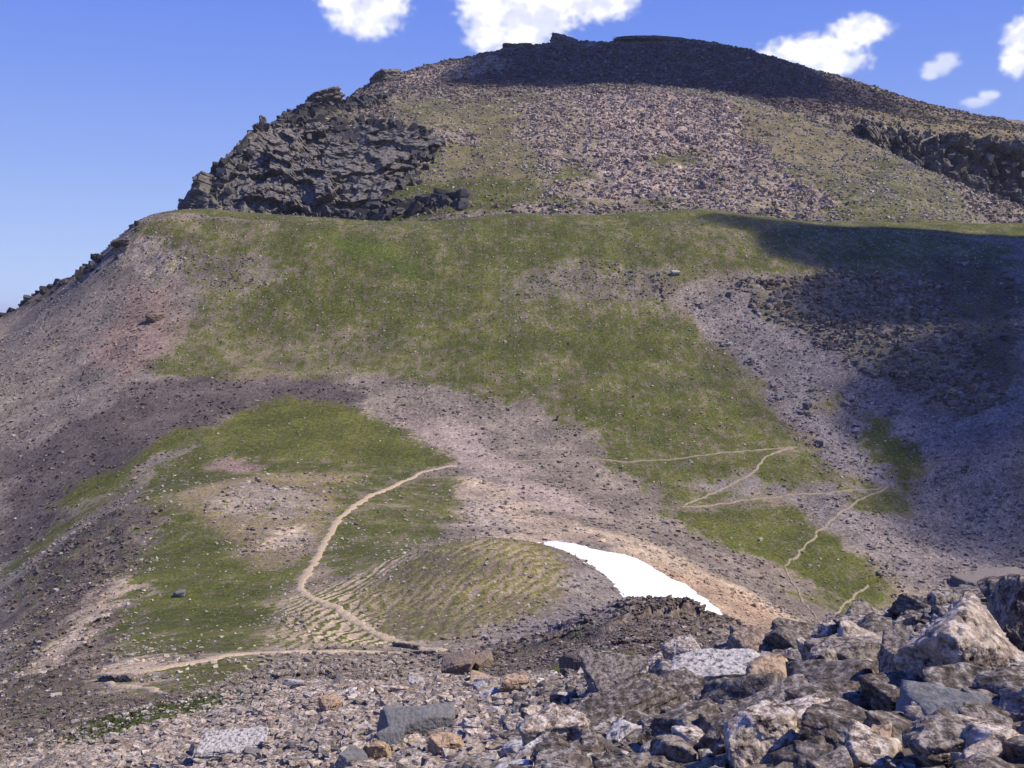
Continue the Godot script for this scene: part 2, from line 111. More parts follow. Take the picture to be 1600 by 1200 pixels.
var boulders := [
	["dark", "wedge", 2.95, -7.11, 0.31, 0.47, 0.60, 1.00, 0.45, "dark slab leaning against the left side of the largest boulder", "the leaning dark slab"],
	["rosy", "block", 2.65, -5.74, 0.66, 0.62, 0.75, 0.50, 0.14, "largest boulder on the right, tall, with a bright rosy face above a black shaded hollow", "the largest boulder"],
	["white", "slab", 2.30, -10.54, 1.08, 0.26, 0.60, -0.10, 0.16, "long white lichen-crusted slab tilted to the left below a reddish block", "the long white slab"],
	["slate", "block", -1.43, -15.38, 1.20, 0.48, 0.70, 0.20, 0.00, "smooth slate grey boulder alone in the pale rubble at lower centre", "the smooth grey boulder"],
	["ochre", "block", -0.73, -11.12, 0.39, 0.26, 0.80, 0.40, 0.10, "square ochre boulder just below the smooth slate grey boulder", "the square ochre boulder"],
	["rosy", "block", 2.58, -14.89, 0.56, 0.45, 0.90, 0.30, 0.10, "rosy lichen-spotted block at the left end of the long white slab", "the rosy spotted block"],
	["red", "block", 2.99, -12.29, 0.67, 0.38, 0.80, 0.80, 0.15, "reddish brown block behind the long white slab on the skyline of the rocks", "the reddish skyline block"],
	["plum", "slab", 4.52, -12.36, 0.99, 0.18, 0.50, 0.10, 0.06, "long flat plum-coloured slab bridging rocks left of the largest boulder", "the flat plum slab"],
	["rosy", "block", 4.06, -12.69, 0.44, 0.28, 0.80, 0.60, 0.00, "pinkish block supporting the left end of the flat plum slab", "the pinkish support block"],
	["ochre", "wedge", 2.13, -8.24, 0.62, 0.32, 0.80, 0.70, 0.20, "brown wedge with a dark overhanging front right of the long white slab", "the overhanging brown wedge"],
	["dark", "slab", 0.87, -8.26, 1.29, 0.24, 0.45, 0.50, 0.22, "very long dark lichened slab lying aslant at the bottom right of centre", "the long dark slab"],
	["rosy", "block", 0.33, -7.54, 0.56, 0.37, 0.80, 0.20, 0.20, "pale pinkish boulder at the bottom edge beside the long dark slab", "the pale pinkish boulder"],
	["white", "slab", 0.25, -7.04, 0.31, 0.11, 0.80, 0.90, 0.10, "white stone at the very bottom in front of the pale pinkish boulder", "the bottom white stone"],
	["ochre", "wedge", 1.72, -4.69, 0.19, 0.14, 0.60, 0.90, 0.30, "small tan triangular stone among dark rocks at bottom right", "the tan triangular stone"],
	["rosy", "block", 1.28, -5.08, 0.44, 0.25, 0.80, 0.30, 0.10, "pink and black mottled boulder at the bottom edge right of centre", "the pink and black boulder"],
	["ochre", "block", -4.06, -22.39, 0.53, 0.45, 0.90, 0.60, 0.10, "small pale tan cube-shaped stone left of the slate grey boulder", "the tan cube-shaped stone"],
	["white", "slab", -5.33, -19.00, 1.36, 0.24, 0.70, 0.10, 0.06, "pale flat slab half sunk in rubble at bottom left", "the pale flat slab"],
	["red", "block", -3.24, -62.06, 2.40, 1.31, 0.70, 0.10, 0.30, "ribbed reddish rock sticking up on the edge of the rubble at centre", "the ribbed reddish rock"],
	["red", "wedge", -1.94, -63.42, 1.98, 1.03, 0.70, 0.80, 0.20, "pointed reddish rock right beside the ribbed one at centre", "the pointed reddish rock"],
	["ochre", "block", 0.07, -18.44, 0.57, 0.28, 0.80, 0.20, 0.10, "orange stone in the rubble behind the pale pinkish boulder", "the orange stone"],
	["dark", "slab", 1.37, -8.94, 0.84, 0.22, 0.60, 0.40, 0.18, "grey slab sloping towards the viewer below the long white slab", "the sloping grey slab"],
	["mottled", "block", 1.41, -13.42, 0.96, 0.43, 0.80, 0.30, 0.10, "black and white mottled boulder left of the long white slab", "the black and white boulder"],
	["plum", "wedge", 2.62, -8.36, 0.42, 0.39, 0.70, 1.10, 0.20, "pointed plum brown rock in the middle of the right-hand pile", "the pointed plum rock"],
	["mottled", "block", 2.96, -8.45, 0.63, 0.32, 0.70, 0.30, 0.15, "mottled grey block under the flat plum slab", "the mottled block under the plum slab"],
	["dark", "block", 1.94, -5.78, 0.50, 0.22, 0.80, 0.50, 0.10, "dark lichened boulder below the shadow of the largest boulder", "the dark boulder in the shadow"],
	["dark", "slab", 2.25, -5.65, 0.44, 0.20, 0.80, 0.20, 0.15, "dark slab at the foot of the largest boulder", "the dark slab at the foot of the largest boulder"],
	["mottled", "block", 3.53, -7.01, 0.41, 0.70, 0.90, 0.20, 0.10, "tall grey-green lichened rock at the right edge behind the largest boulder", "the tall lichened rock"],
	["dark", "block", 2.47, -4.92, 0.37, 0.21, 0.90, 0.90, 0.10, "dark boulder at the right edge in the shadow below the tall lichened rock", "the dark right-edge boulder"],
	["plum", "slab", 103.08, -210.73, 16.41, 3.94, 0.70, 0.10, 0.08, "flat purplish slab at the top of the right edge", "the flat purplish slab"],
	["plum", "block", 5.45, -12.63, 0.52, 0.31, 0.80, 0.70, 0.10, "purple block peeping up behind the largest boulder to its left", "the peeping purple block"],
	["white", "block", 4.53, -10.77, 0.17, 0.13, 0.90, 0.20, 0.10, "small white stone left of the largest boulder", "the small white stone"],
	["dark", "block", 1.59, -4.87, 0.38, 0.20, 0.80, 1.20, 0.10, "dark cracked boulder left of the tan triangular stone", "the dark cracked boulder"],
	["mottled", "block", 1.86, -4.26, 0.35, 0.16, 0.80, 0.40, 0.10, "grey mottled boulder at the bottom right corner", "the mottled corner boulder"],
	["dark", "wedge", 1.11, -6.06, 0.45, 0.21, 0.80, 0.50, 0.15, "dark wedge-shaped rock left of the pink and black boulder at the bottom", "the dark wedge at the bottom"],
	["mottled", "slab", 1.78, -6.55, 0.61, 0.19, 0.60, 0.30, 0.20, "mottled slab leaning over the dark boulders at right of centre", "the leaning mottled slab"],
	["slate", "block", -1.73, -14.41, 0.47, 0.31, 0.80, 0.90, 0.20, "grey angular block below left of the slate grey boulder", "the grey angular block"],
	["ochre", "wedge", -1.76, -12.97, 0.36, 0.37, 0.60, 0.30, 0.30, "pointed tan stone at the bottom below the slate grey boulder", "the pointed tan stone"],
	["slate", "block", -2.07, -12.69, 0.47, 0.27, 0.80, 0.30, 0.10, "bluish grey stone at the bottom edge left of the pointed tan stone", "the bluish bottom stone"],
	["rosy", "wedge", 1.62, -12.07, 0.45, 0.30, 0.70, 0.90, 0.20, "small rosy wedge between the mottled boulder and the long white slab", "the small rosy wedge"],
	["dark", "wedge", 3.55, -53.13, 2.05, 1.32, 0.80, 0.20, 0.20, "dark wedge on the edge of the rocks below the green patch", "the dark wedge by the green patch"],
	["dark", "block", 3.81, -13.45, 0.59, 0.30, 0.80, 0.50, 0.10, "dark block in the gap left of the flat plum slab", "the dark gap block"],
]
var cliff_foot := [-158.4, 47.1, -545.0, -155.0, 46.0, -518.0, -149.6, 45.8, -502.0, -138.2, 46.0, -497.0, -122.1, 46.3, -494.0, -100.5, 46.8, -493.0, -79.4, 48.1, -494.0, -68.2, 53.8, -502.0, -57.3, 64.1, -516.0, -49.2, 80.3, -540.0, -46.5, 90.1, -556.0]
var cliff_brow := [-155.8, 65.6, -555.0, -153.7, 62.7, -530.0, -146.5, 66.8, -512.0, -141.4, 79.8, -522.0, -129.0, 96.9, -541.0, -112.7, 100.9, -556.0, -96.3, 101.6, -560.0, -79.3, 101.1, -561.0, -65.4, 99.2, -560.0, -52.1, 95.8, -558.0, -47.4, 92.5, -558.0]
var wall_foot := [228.3, 117.9, -694.0, 237.3, 106.2, -686.0, 251.5, 90.8, -680.0, 272.0, 78.1, -678.0, 293.2, 65.6, -678.0, 319.6, 55.4, -680.0, 355.7, 47.3, -684.0, 398.8, 44.1, -700.0]
var wall_brow := [235.6, 130.3, -704.0, 249.4, 127.7, -706.0, 265.4, 124.2, -708.0, 284.1, 122.6, -711.0, 306.9, 120.7, -713.0, 334.6, 119.1, -716.0, 372.0, 117.1, -720.0, 412.1, 116.2, -728.0]
var hump_bands := [
	[1, [-28.8, -137.7, -22.0, -144.8, -15.2, -150.1, -3.9, -156.3, 5.5, -173.6, 7.7, -143.4, 4.6, -119.6, -2.8, -109.1, -7.3, -103.8, -10.4, -102.7, -14.9, -97.8, -23.9, -96.8, -27.9, -122.3]],
	[0.6, [-22.3, -147.0, -17.2, -170.5, -11.4, -181.2, -4.6, -181.5, -15.0, -147.9]],
]

# ---------------------------------------------------------------- state
var wa: PackedFloat64Array
var wb: PackedFloat64Array
var grids := {}
var base_ground: PackedByteArray
var base_green: PackedByteArray
var top_ground: PackedByteArray
var top_green: PackedByteArray
var stripe_map: PackedByteArray
var hollow_map: PackedByteArray
var big := noise(11, 0.018, 3)
var mid := noise(12, 0.11, 4)
var fine := noise(13, 0.55, 4)
var edge := noise(14, 0.22, 5)
var speck := noise(15, 2.2, 2)
var wide := noise(16, 0.035, 3)
var cells := cellular(17, 0.16)
var lock := Mutex.new()
var rng := RandomNumberGenerator.new()
var taken := {}
var wall_zone := PackedVector2Array([Vector2(246, -664), Vector2(330, -660), Vector2(440, -680), Vector2(440, -728), Vector2(330, -716), Vector2(246, -708)])
var path_cells := {}
var cliff_zone := PackedVector2Array([Vector2(-190, -488), Vector2(-72, -490), Vector2(-54, -522), Vector2(-54, -554), Vector2(-100, -551), Vector2(-128, -536), Vector2(-190, -530)])


func noise(s: int, f: float, octaves: int) -> FastNoiseLite:
	var n := FastNoiseLite.new()
	n.noise_type = FastNoiseLite.TYPE_SIMPLEX_SMOOTH
	n.seed = s
	n.frequency = f
	n.fractal_octaves = octaves
	n.fractal_gain = 0.55
	return n


func cellular(s: int, f: float, kind := FastNoiseLite.RETURN_CELL_VALUE) -> FastNoiseLite:
	var n := FastNoiseLite.new()
	n.noise_type = FastNoiseLite.TYPE_CELLULAR
	n.cellular_return_type = kind
	n.fractal_type = FastNoiseLite.FRACTAL_NONE
	n.seed = s
	n.frequency = f
	n.cellular_jitter = 0.9
	return n


func parallel(count: int, work: Callable) -> void:
	var id := WorkerThreadPool.add_group_task(work, count, -1, true)
	WorkerThreadPool.wait_for_group_task_completion(id)


# ---------------------------------------------------------------- naming
func numbered(called: String) -> String:
	if not taken.has(called):
		taken[called] = 0
		return called
	taken[called] += 1
	return "%s_%03d" % [called, taken[called]]


func place(mesh: Mesh, called: String, m: Material, parent: Node = null, at := Transform3D()) -> MeshInstance3D:
	var o := MeshInstance3D.new()
	o.mesh = mesh
	o.material_override = m
	o.transform = at
	if parent:
		o.name = called
		parent.add_child(o, true)
	else:
		o.name = numbered(called)
		add_child(o, true)
	return o


func tag(o: Node, label: String, category: String, group := "") -> Node:
	o.set_meta("label", label)
	o.set_meta("category", category)
	if group:
		o.set_meta("group", group)
	return o


func setting(o: Node) -> Node:
	o.set_meta("kind", "structure")
	return o


# ---------------------------------------------------------------- the lie of the land: thin plates through surveyed points
func solve_land(p: Array) -> PackedFloat64Array:
	var n := p.size() / 3
	var w := n + 4
	var rows: Array[PackedFloat64Array] = []
	for i in n + 3:
		var row := PackedFloat64Array()
		row.resize(w)
		if i < n:
			for j in n:
				var dx: float = (p[3 * i] - p[3 * j]) / 100.0
				var dz: float = (p[3 * i + 2] - p[3 * j + 2]) / 100.0
				var r2 := dx * dx + dz * dz
				row[j] = 0.5 * r2 * log(r2 + 1e-12) if i != j else 0.002
			row[n] = 1.0
			row[n + 1] = p[3 * i] / 100.0
			row[n + 2] = p[3 * i + 2] / 100.0
			row[n + 3] = p[3 * i + 1]
		else:
			for j in n:
				row[j] = 1.0 if i == n else p[3 * j] / 100.0 if i == n + 1 else p[3 * j + 2] / 100.0
		rows.append(row)
	var m := n + 3
	for k in m:
		var best := k
		for i in range(k + 1, m):
			if absf(rows[i][k]) > absf(rows[best][k]):
				best = i
		var swap := rows[k]
		rows[k] = rows[best]
		rows[best] = swap
		var rk := rows[k]
		var inv := 1.0 / rk[k]
		for i in range(k + 1, m):
			var f := rows[i][k] * inv
			if f != 0.0:
				var ri := rows[i]
				for j in range(k, m + 1):
					ri[j] -= f * rk[j]
				rows[i] = ri
	var out := PackedFloat64Array()
	out.resize(m)
	for k in range(m - 1, -1, -1):
		var v := rows[k][m]
		for j in range(k + 1, m):
			v -= rows[k][j] * out[j]
		out[k] = v / rows[k][k]
	return out


func land_grid(called: String, p: Array, w: PackedFloat64Array, at: Vector2, size: Vector2i, cell: float) -> void:
	var n := p.size() / 3
	var xs := PackedFloat64Array()
	var zs := PackedFloat64Array()
	for i in n:
		xs.append(p[3 * i] / 100.0)
		zs.append(p[3 * i + 2] / 100.0)
	var rows := []
	rows.resize(size.y)
	var work := func(j: int) -> void:
		var row := PackedFloat32Array()
		row.resize(size.x)
		var z := (at.y + j * cell) / 100.0
		for i in size.x:
			var x := (at.x + i * cell) / 100.0
			var h := w[n] + w[n + 1] * x + w[n + 2] * z
			for k in n:
				var dx := x - xs[k]
				var dz := z - zs[k]
				var r2 := dx * dx + dz * dz + 1e-9
				h += w[k] * 0.5 * r2 * log(r2)
			row[i] = h
		lock.lock()
		rows[j] = row
		lock.unlock()
	parallel(size.y, work)
	var all := PackedFloat32Array()
	for r: PackedFloat32Array in rows:
		all.append_array(r)
	grids[called] = {"h": all, "at": at, "size": size, "cell": cell}


func cubic(a: float, b: float, c: float, d: float, t: float) -> float:
	return b + 0.5 * t * (c - a + t * (2.0 * a - 5.0 * b + 4.0 * c - d + t * (3.0 * (b - c) + d - a)))


func sample(g: Dictionary, x: float, z: float) -> float:
	var h: PackedFloat32Array = g.h
	var n: Vector2i = g.size
	var at: Vector2 = g.at
	var cell: float = g.cell
	var u := clampf((x - at.x) / cell, 1.0, n.x - 2.001)
	var v := clampf((z - at.y) / cell, 1.0, n.y - 2.001)
	var i := int(u)
	var j := int(v)
	u -= i
	v -= j
	var k := (j - 1) * n.x + i - 1
	var a := cubic(h[k], h[k + 1], h[k + 2], h[k + 3], u)
	k += n.x
	var b := cubic(h[k], h[k + 1], h[k + 2], h[k + 3], u)
	k += n.x
	var c := cubic(h[k], h[k + 1], h[k + 2], h[k + 3], u)
	k += n.x
	var d := cubic(h[k], h[k + 1], h[k + 2], h[k + 3], u)
	return cubic(a, b, c, d, v)


func stripe_at(x: float, z: float) -> float:
	var t := -z - 119.0 + 0.6 * (x + 20.0)
	var s := x - 0.37 * (t + sqrt(t * t + 60.0)) * 0.5
	return sin((s + 0.9 * edge.get_noise_2d(x * 0.6, z * 0.4) + 1.1 * mid.get_noise_2d(x, z)) * TAU / 1.35)


func base_index(x: float, z: float) -> int:
	var i := clampi(int(x - BASE_AT.x), 0, BASE_SIZE.x - 1)
	var j := clampi(int(z - BASE_AT.y), 0, BASE_SIZE.y - 1)
	return j * BASE_SIZE.x + i


func top_index(x: float, z: float) -> int:
	var i := clampi(int((x - TOP_AT.x) / TOP_CELL), 0, TOP_SIZE.x - 1)
	var j := clampi(int((z - TOP_AT.y) / TOP_CELL), 0, TOP_SIZE.y - 1)
	return j * TOP_SIZE.x + i


func low_ground(x: float, z: float) -> float:
	# the saddle, the hillside and the ridge in front
	var d := -z
	var h: float
	if absf(x) < 44.0 and d < 52.0:
		h = sample(grids.near, x, z)
	else:
		h = sample(grids.low, x, z)
	var k := base_index(x, z)
	var rock := base_ground[4 * k + 3] / 255.0
	var far := smoothstep(25.0, 130.0, d)
	h += far * 0.9 * big.get_noise_2d(x, z) + mid.get_noise_2d(x, z) * (0.12 + 0.45 * rock * rock) * (0.35 + 0.65 * far)
	h -= 8.0 * smoothstep(445.0, 490.0, d)
	var kx := x - 11.0
	var kz := z + 74.0
	var knob := exp(-(kx * kx / 90.0 + kz * kz / 45.0))
	if knob > 0.01:
		h += knob * (0.9 + 0.6 * cells.get_noise_2d(x * 3.0, z * 3.0) + 0.6 * fine.get_noise_2d(x * 0.6, z * 0.6))
	if rock > 0.75 and d > 60.0:
		h += (rock - 0.75) * 2.4 * cells.get_noise_2d(x * 1.3, z * 1.3)
	var dx := x + 4.0
	var dz := z + 142.0
	h += 2.4 * exp(-(dx * dx / 150.0 + dz * dz / 190.0))
	var s := stripe_map[k]
	if s > 8:
		h += 0.13 * s / 255.0 * stripe_at(x, z)
	return h


func high_ground(x: float, z: float) -> float:
	var h := sample(grids.high, x, z)
	var k := top_index(x, z)
	var rock := top_ground[4 * k + 3] / 255.0
	h -= 9.0 * (1.0 - smoothstep(452.0, 478.0, -z))
	h -= hollow_map[k] / 255.0 * (8.0 if x < 100.0 else 5.0)
	return h + 1.6 * big.get_noise_2d(x, z) + (0.5 + 1.1 * rock) * mid.get_noise_2d(x * 0.6, z * 0.6) + 1.3 * rock * rock * cells.get_noise_2d(x * 0.9, z * 0.9)


func clear_of(x: float, z: float) -> bool:
	return not path_cells.has(Vector2i(int(floor(x)), int(floor(z))))


func ground(x: float, z: float) -> float:
	return low_ground(x, z) if z > -455.0 else high_ground(x, z)


# ---------------------------------------------------------------- what grows and lies where
func fill(im: Image, pts: Array, at: Vector2, cell: float, c: Color) -> void:
	var n := pts.size() / 2
	var lo := INF
	var hi := -INF
	for i in n:
		lo = minf(lo, pts[2 * i + 1])
		hi = maxf(hi, pts[2 * i + 1])
	var j0 := maxi(0, int((lo - at.y) / cell))
	var j1 := mini(im.get_height() - 1, int((hi - at.y) / cell))
	for j in range(j0, j1 + 1):
		var z := at.y + (j + 0.5) * cell
		var hits := PackedFloat32Array()
		for i in n:
			var x0: float = pts[2 * i]
			var z0: float = pts[2 * i + 1]
			var x1: float = pts[(2 * i + 2) % (2 * n)]
			var z1: float = pts[(2 * i + 3) % (2 * n)]
			if (z0 <= z) != (z1 <= z):
				hits.append(x0 + (z - z0) / (z1 - z0) * (x1 - x0))
		hits.sort()
		for k in range(0, hits.size() - 1, 2):
			var i0 := int(round((hits[k] - at.x) / cell))
			var i1 := int(round((hits[k + 1] - at.x) / cell))
			im.fill_rect(Rect2i(i0, j, maxi(1, i1 - i0), 1), c)


func soften(im: Image, by: float) -> void:
	var s := im.get_size()
	im.resize(maxi(4, int(s.x / by)), maxi(4, int(s.y / by)), Image.INTERPOLATE_BILINEAR)
	im.resize(s.x, s.y, Image.INTERPOLATE_CUBIC)


func survey(list: Array, size: Vector2i, at: Vector2, cell: float, plain: String, plain_rock: float, plain_cover: float) -> Array:
	var g := Image.create_empty(size.x, size.y, false, Image.FORMAT_RGBA8)
	var v := Image.create_empty(size.x, size.y, false, Image.FORMAT_RGBA8)
	var c: Color = colours[plain]
	g.fill(Color(c.r, c.g, c.b, plain_rock))
	c = greens.olive
	v.fill(Color(c.r, c.g, c.b, plain_cover))
	for late in 2:
		for l: Array in list:
			if late == 1 and l[3] == 0:
				continue
			var soil: Color = colours[l[0]] if colours.has(l[0]) else Color8(136, 124, 108)
			var leaf: Color = greens[l[0]] if greens.has(l[0]) else greens.olive
			fill(g, l[4], at, cell, Color(soil.r, soil.g, soil.b, l[2] / 255.0))
			fill(v, l[4], at, cell, Color(leaf.r, leaf.g, leaf.b, l[1]))
		soften(g, 5.0 if late == 0 else 1.6)
		soften(v, 4.0 if late == 0 else 1.6)
	return [g.get_data(), v.get_data()]


func land_texture(rect: Rect2, w: int, top: bool) -> ImageTexture:
	var px := rect.size.x / w
	var hgt := int(rect.size.y / px)
	var bands := 48
	var out := []
	out.resize(bands)
	var soil := top_ground if top else base_ground
	var leaf := top_green if top else base_green
	var at := TOP_AT if top else BASE_AT
	var cell := TOP_CELL if top else 1.0
	var size := TOP_SIZE if top else BASE_SIZE
	var stripes := stripe_map
	var warp := 7.0 if top else 4.5
	var work := func(b: int) -> void:
		var j0 := hgt * b / bands
		var j1 := hgt * (b + 1) / bands
		var bytes := PackedByteArray()
		bytes.resize((j1 - j0) * w * 3)
		var o := 0
		for j in range(j0, j1):
			var z := rect.position.y + (j + 0.5) * px
			for i in w:
				var x := rect.position.x + (i + 0.5) * px
				var far_warp := clampf((-z - 60.0) / 200.0, 0.0, 1.0)
				var e := edge.get_noise_2d(x, z)
				var f := speck.get_noise_2d(x, z)
				var q := fine.get_noise_2d(x, z)
				var wl := wide.get_noise_2d(x, z) * far_warp
				var wl2 := wide.get_noise_2d(z, x) * far_warp
				var ci := clampi(int((x + warp * e + 0.8 * f + 9.0 * wl - at.x) / cell), 0, size.x - 1)
				var cj := clampi(int((z + warp * q - 0.8 * f - 6.0 * wl2 - at.y) / cell), 0, size.y - 1)
				var k := 4 * (cj * size.x + ci)
				var run := mid.get_noise_2d(x * 3.2, z * 0.7)
				var cover := leaf[k + 3] / 255.0
				var rock := soil[k + 3] / 255.0
				var g := clampf((cover + 0.62 * e + 0.5 * q + 0.45 * f + 0.2 * wl + 0.2 * run - 0.5) * 4.2 + 0.5, 0.0, 1.0)
				if cover < 0.08:
					g = 0.0
				var l := wide.get_noise_2d(x * 1.5, z * 1.5)
				if not top:
					var s := stripes[k / 4] / 255.0 * clampf(0.85 + 1.6 * l, 0.1, 1.0)
					if s > 0.03:
						g = lerpf(g, clampf((stripe_at(x, z) * 0.55 + cover - 0.5 + 0.5 * e + 0.4 * q) * 3.0 + 0.5, 0.0, 1.0), s)
				var tone := 1.0 + (0.30 * f + 0.30 * q) * (0.4 + 0.6 * rock) + 0.22 * l + 0.12 * e
				var lush := 1.0 + 0.30 * f + 0.34 * q + 0.12 * l + 0.14 * e
				var dry := clampf(0.25 + 0.9 * l + 0.5 * e, 0.0, 0.7) * 13.0
				bytes[o] = clampi(int(lerpf(soil[k] * tone, leaf[k] * lush + dry, g)), 6, 250)
				bytes[o + 1] = clampi(int(lerpf(soil[k + 1] * tone, leaf[k + 1] * lush + dry * 0.7, g)), 6, 250)
				bytes[o + 2] = clampi(int(lerpf(soil[k + 2] * (tone - 0.02 * l), leaf[k + 2] * lush + dry * 0.35, g)), 6, 250)
				o += 3
		lock.lock()
		out[b] = bytes
		lock.unlock()
	parallel(bands, work)
	var all := PackedByteArray()
	for b: PackedByteArray in out:
		all.append_array(b)
	return ImageTexture.create_from_image(Image.create_from_data(w, hgt, false, Image.FORMAT_RGB8, all))


# ---------------------------------------------------------------- ground sheets
var grain_map: Texture2D
var grain_bumps: Texture2D


func ground_material(called: String, macro: Texture2D, bump: float) -> StandardMaterial3D:
	var m := StandardMaterial3D.new()
	m.resource_name = called
	m.roughness = 0.95
	m.metallic_specular = 0.25
	m.albedo_texture = grain_map
	m.detail_enabled = true
	m.detail_blend_mode = BaseMaterial3D.BLEND_MODE_MUL
	m.detail_uv_layer = BaseMaterial3D.DETAIL_UV_2
	m.detail_albedo = macro
	m.normal_enabled = true
	m.normal_scale = bump
	m.normal_texture = grain_bumps
	return m


func sheet(names: Array, rect: Rect2, cell: float, tex_w: int, top: bool, tile: float, bump: float, sort_out: Callable) -> void:
	var nx := int(round(rect.size.x / cell)) + 1
	var nz := int(round(rect.size.y / cell)) + 1
	var rows := []
	rows.resize(nz)
	var work := func(j: int) -> void:
		var row := PackedFloat32Array()
		row.resize(nx)
		var z := rect.position.y + j * cell
		for i in nx:
			var x := rect.position.x + i * cell
			row[i] = high_ground(x, z) if top else low_ground(x, z)
		lock.lock()
		rows[j] = row
		lock.unlock()
	parallel(nz, work)
	var verts := PackedVector3Array()
	var normals := PackedVector3Array()
	var uv := PackedVector2Array()
	var uv2 := PackedVector2Array()
	for j in nz:
		var row: PackedFloat32Array = rows[j]
		var up: PackedFloat32Array = rows[maxi(0, j - 1)]
		var down: PackedFloat32Array = rows[mini(nz - 1, j + 1)]
		var z := rect.position.y + j * cell
		for i in nx:
			var x := rect.position.x + i * cell
			verts.append(Vector3(x, row[i], z))
			normals.append(Vector3(row[maxi(0, i - 1)] - row[mini(nx - 1, i + 1)], 2.0 * cell, up[i] - down[i]).normalized())
			uv.append(Vector2(x, z) / tile)
			uv2.append(Vector2(clampf((x - rect.position.x) / rect.size.x, 0.5 / tex_w, 1.0 - 0.5 / tex_w), clampf((z - rect.position.y) / rect.size.y, 0.002, 0.998)))
	var sets := []
	for n in names:
		sets.append(PackedInt32Array())
	for j in nz - 1:
		for i in nx - 1:
			var a := j * nx + i
			var which: int = sort_out.call(rect.position.x + (i + 0.5) * cell, rect.position.y + (j + 0.5) * cell) if names.size() > 1 else 0
			sets[which].append_array(PackedInt32Array([a, a + 1, a + nx, a + 1, a + nx + 1, a + nx]))
	# a hem below the border, so that sheets of different fineness leave no cracks
	var border := PackedInt32Array()
	for i in nx:
		border.append(i)
	for j in range(1, nz):
		border.append(j * nx + nx - 1)
	for i in range(nx - 2, -1, -1):
		border.append((nz - 1) * nx + i)
	for j in range(nz - 2, 0, -1):
		border.append(j * nx)
	var first := verts.size()
	for b in border:
		verts.append(verts[b] - Vector3(0, 1.2, 0))
		normals.append(normals[b])
		uv.append(uv[b])
		uv2.append(uv2[b])
	for k in border.size():
		var k2 := (k + 1) % border.size()
		sets[0].append_array(PackedInt32Array([border[k], first + k, border[k2], border[k2], first + k, first + k2]))
	var m := ground_material("ground", land_texture(rect, tex_w, top), bump)
	for n in names.size():
		var index: PackedInt32Array = sets[n]
		if index.is_empty():
			continue
		var use := {}
		var v2 := PackedVector3Array()
		var n2 := PackedVector3Array()
		var ua := PackedVector2Array()
		var ub := PackedVector2Array()
		var i2 := PackedInt32Array()
		i2.resize(index.size())
		for k in index.size():
			var id := index[k]
			var to: int = use.get(id, -1)
			if to < 0:
				to = v2.size()
				use[id] = to
				v2.append(verts[id])
				n2.append(normals[id])
				ua.append(uv[id])
				ub.append(uv2[id])
			i2[k] = to
		var arr := []
		arr.resize(Mesh.ARRAY_MAX)
		arr[Mesh.ARRAY_VERTEX] = v2
		arr[Mesh.ARRAY_NORMAL] = n2
		arr[Mesh.ARRAY_TEX_UV] = ua
		arr[Mesh.ARRAY_TEX_UV2] = ub
		arr[Mesh.ARRAY_INDEX] = i2
		var mesh := ArrayMesh.new()
		mesh.add_surface_from_arrays(Mesh.PRIMITIVE_TRIANGLES, arr)
		setting(place(mesh, names[n], m))


# ---------------------------------------------------------------- rocks
func chip(r: RandomNumberGenerator, cuts: int) -> ArrayMesh:
	# an angular stone: a block with its corners knocked off by random planes
	var faces: Array = []
	var s := 1.0
	for axis in 3:
		for sign in [-1.0, 1.0]:
			var n := Vector3.ZERO
			n[axis] = sign
			var a := Vector3.ZERO
			a[(axis + 1) % 3] = s
			var b := n.cross(a)
			faces.append([n * s - a - b, n * s + a - b, n * s + a + b, n * s - a + b])
	for c in cuts:
		var n := Vector3(r.randfn(), r.randfn(), r.randfn()).normalized()
		var far := r.randf_range(0.55, 0.95)
		var kept := []
		var rim := []
		for f: Array in faces:
			var out := []
			for i in f.size():
				var p: Vector3 = f[i]
				var q: Vector3 = f[(i + 1) % f.size()]
				var dp := p.dot(n) - far
				var dq := q.dot(n) - far
				if dp <= 0.0:
					out.append(p)
				if (dp < 0.0) != (dq < 0.0):
					var x := p.lerp(q, dp / (dp - dq))
					out.append(x)
					rim.append(x)
			if out.size() > 2:
				kept.append(out)
		if rim.size() > 2:
			var mid_point := Vector3.ZERO
			for p: Vector3 in rim:
				mid_point += p / rim.size()
			var u := n.cross(Vector3.UP if absf(n.y) < 0.8 else Vector3.RIGHT).normalized()
			var v := n.cross(u)
			rim.sort_custom(func(p, q): return atan2((p - mid_point).dot(v), (p - mid_point).dot(u)) < atan2((q - mid_point).dot(v), (q - mid_point).dot(u)))
			kept.append(rim)
		faces = kept
	var verts := PackedVector3Array()
	var normals := PackedVector3Array()
	for f: Array in faces:
		for i in range(1, f.size() - 1):
			var a: Vector3 = f[0]
			var b: Vector3 = f[i]
			var c: Vector3 = f[i + 1]
			var n := (b - a).cross(c - a)
			if n.length() < 1e-5:
				continue
			n = n.normalized()
			if n.dot(a + b + c) > 0.0:
				verts.append_array(PackedVector3Array([a, c, b]))
			else:
				verts.append_array(PackedVector3Array([a, b, c]))
				n = -n
			normals.append_array(PackedVector3Array([n, n, n]))
	var arr := []
	arr.resize(Mesh.ARRAY_MAX)
	arr[Mesh.ARRAY_VERTEX] = verts
	arr[Mesh.ARRAY_NORMAL] = normals
	var mesh := ArrayMesh.new()
	mesh.add_surface_from_arrays(Mesh.PRIMITIVE_TRIANGLES, arr)
	return mesh


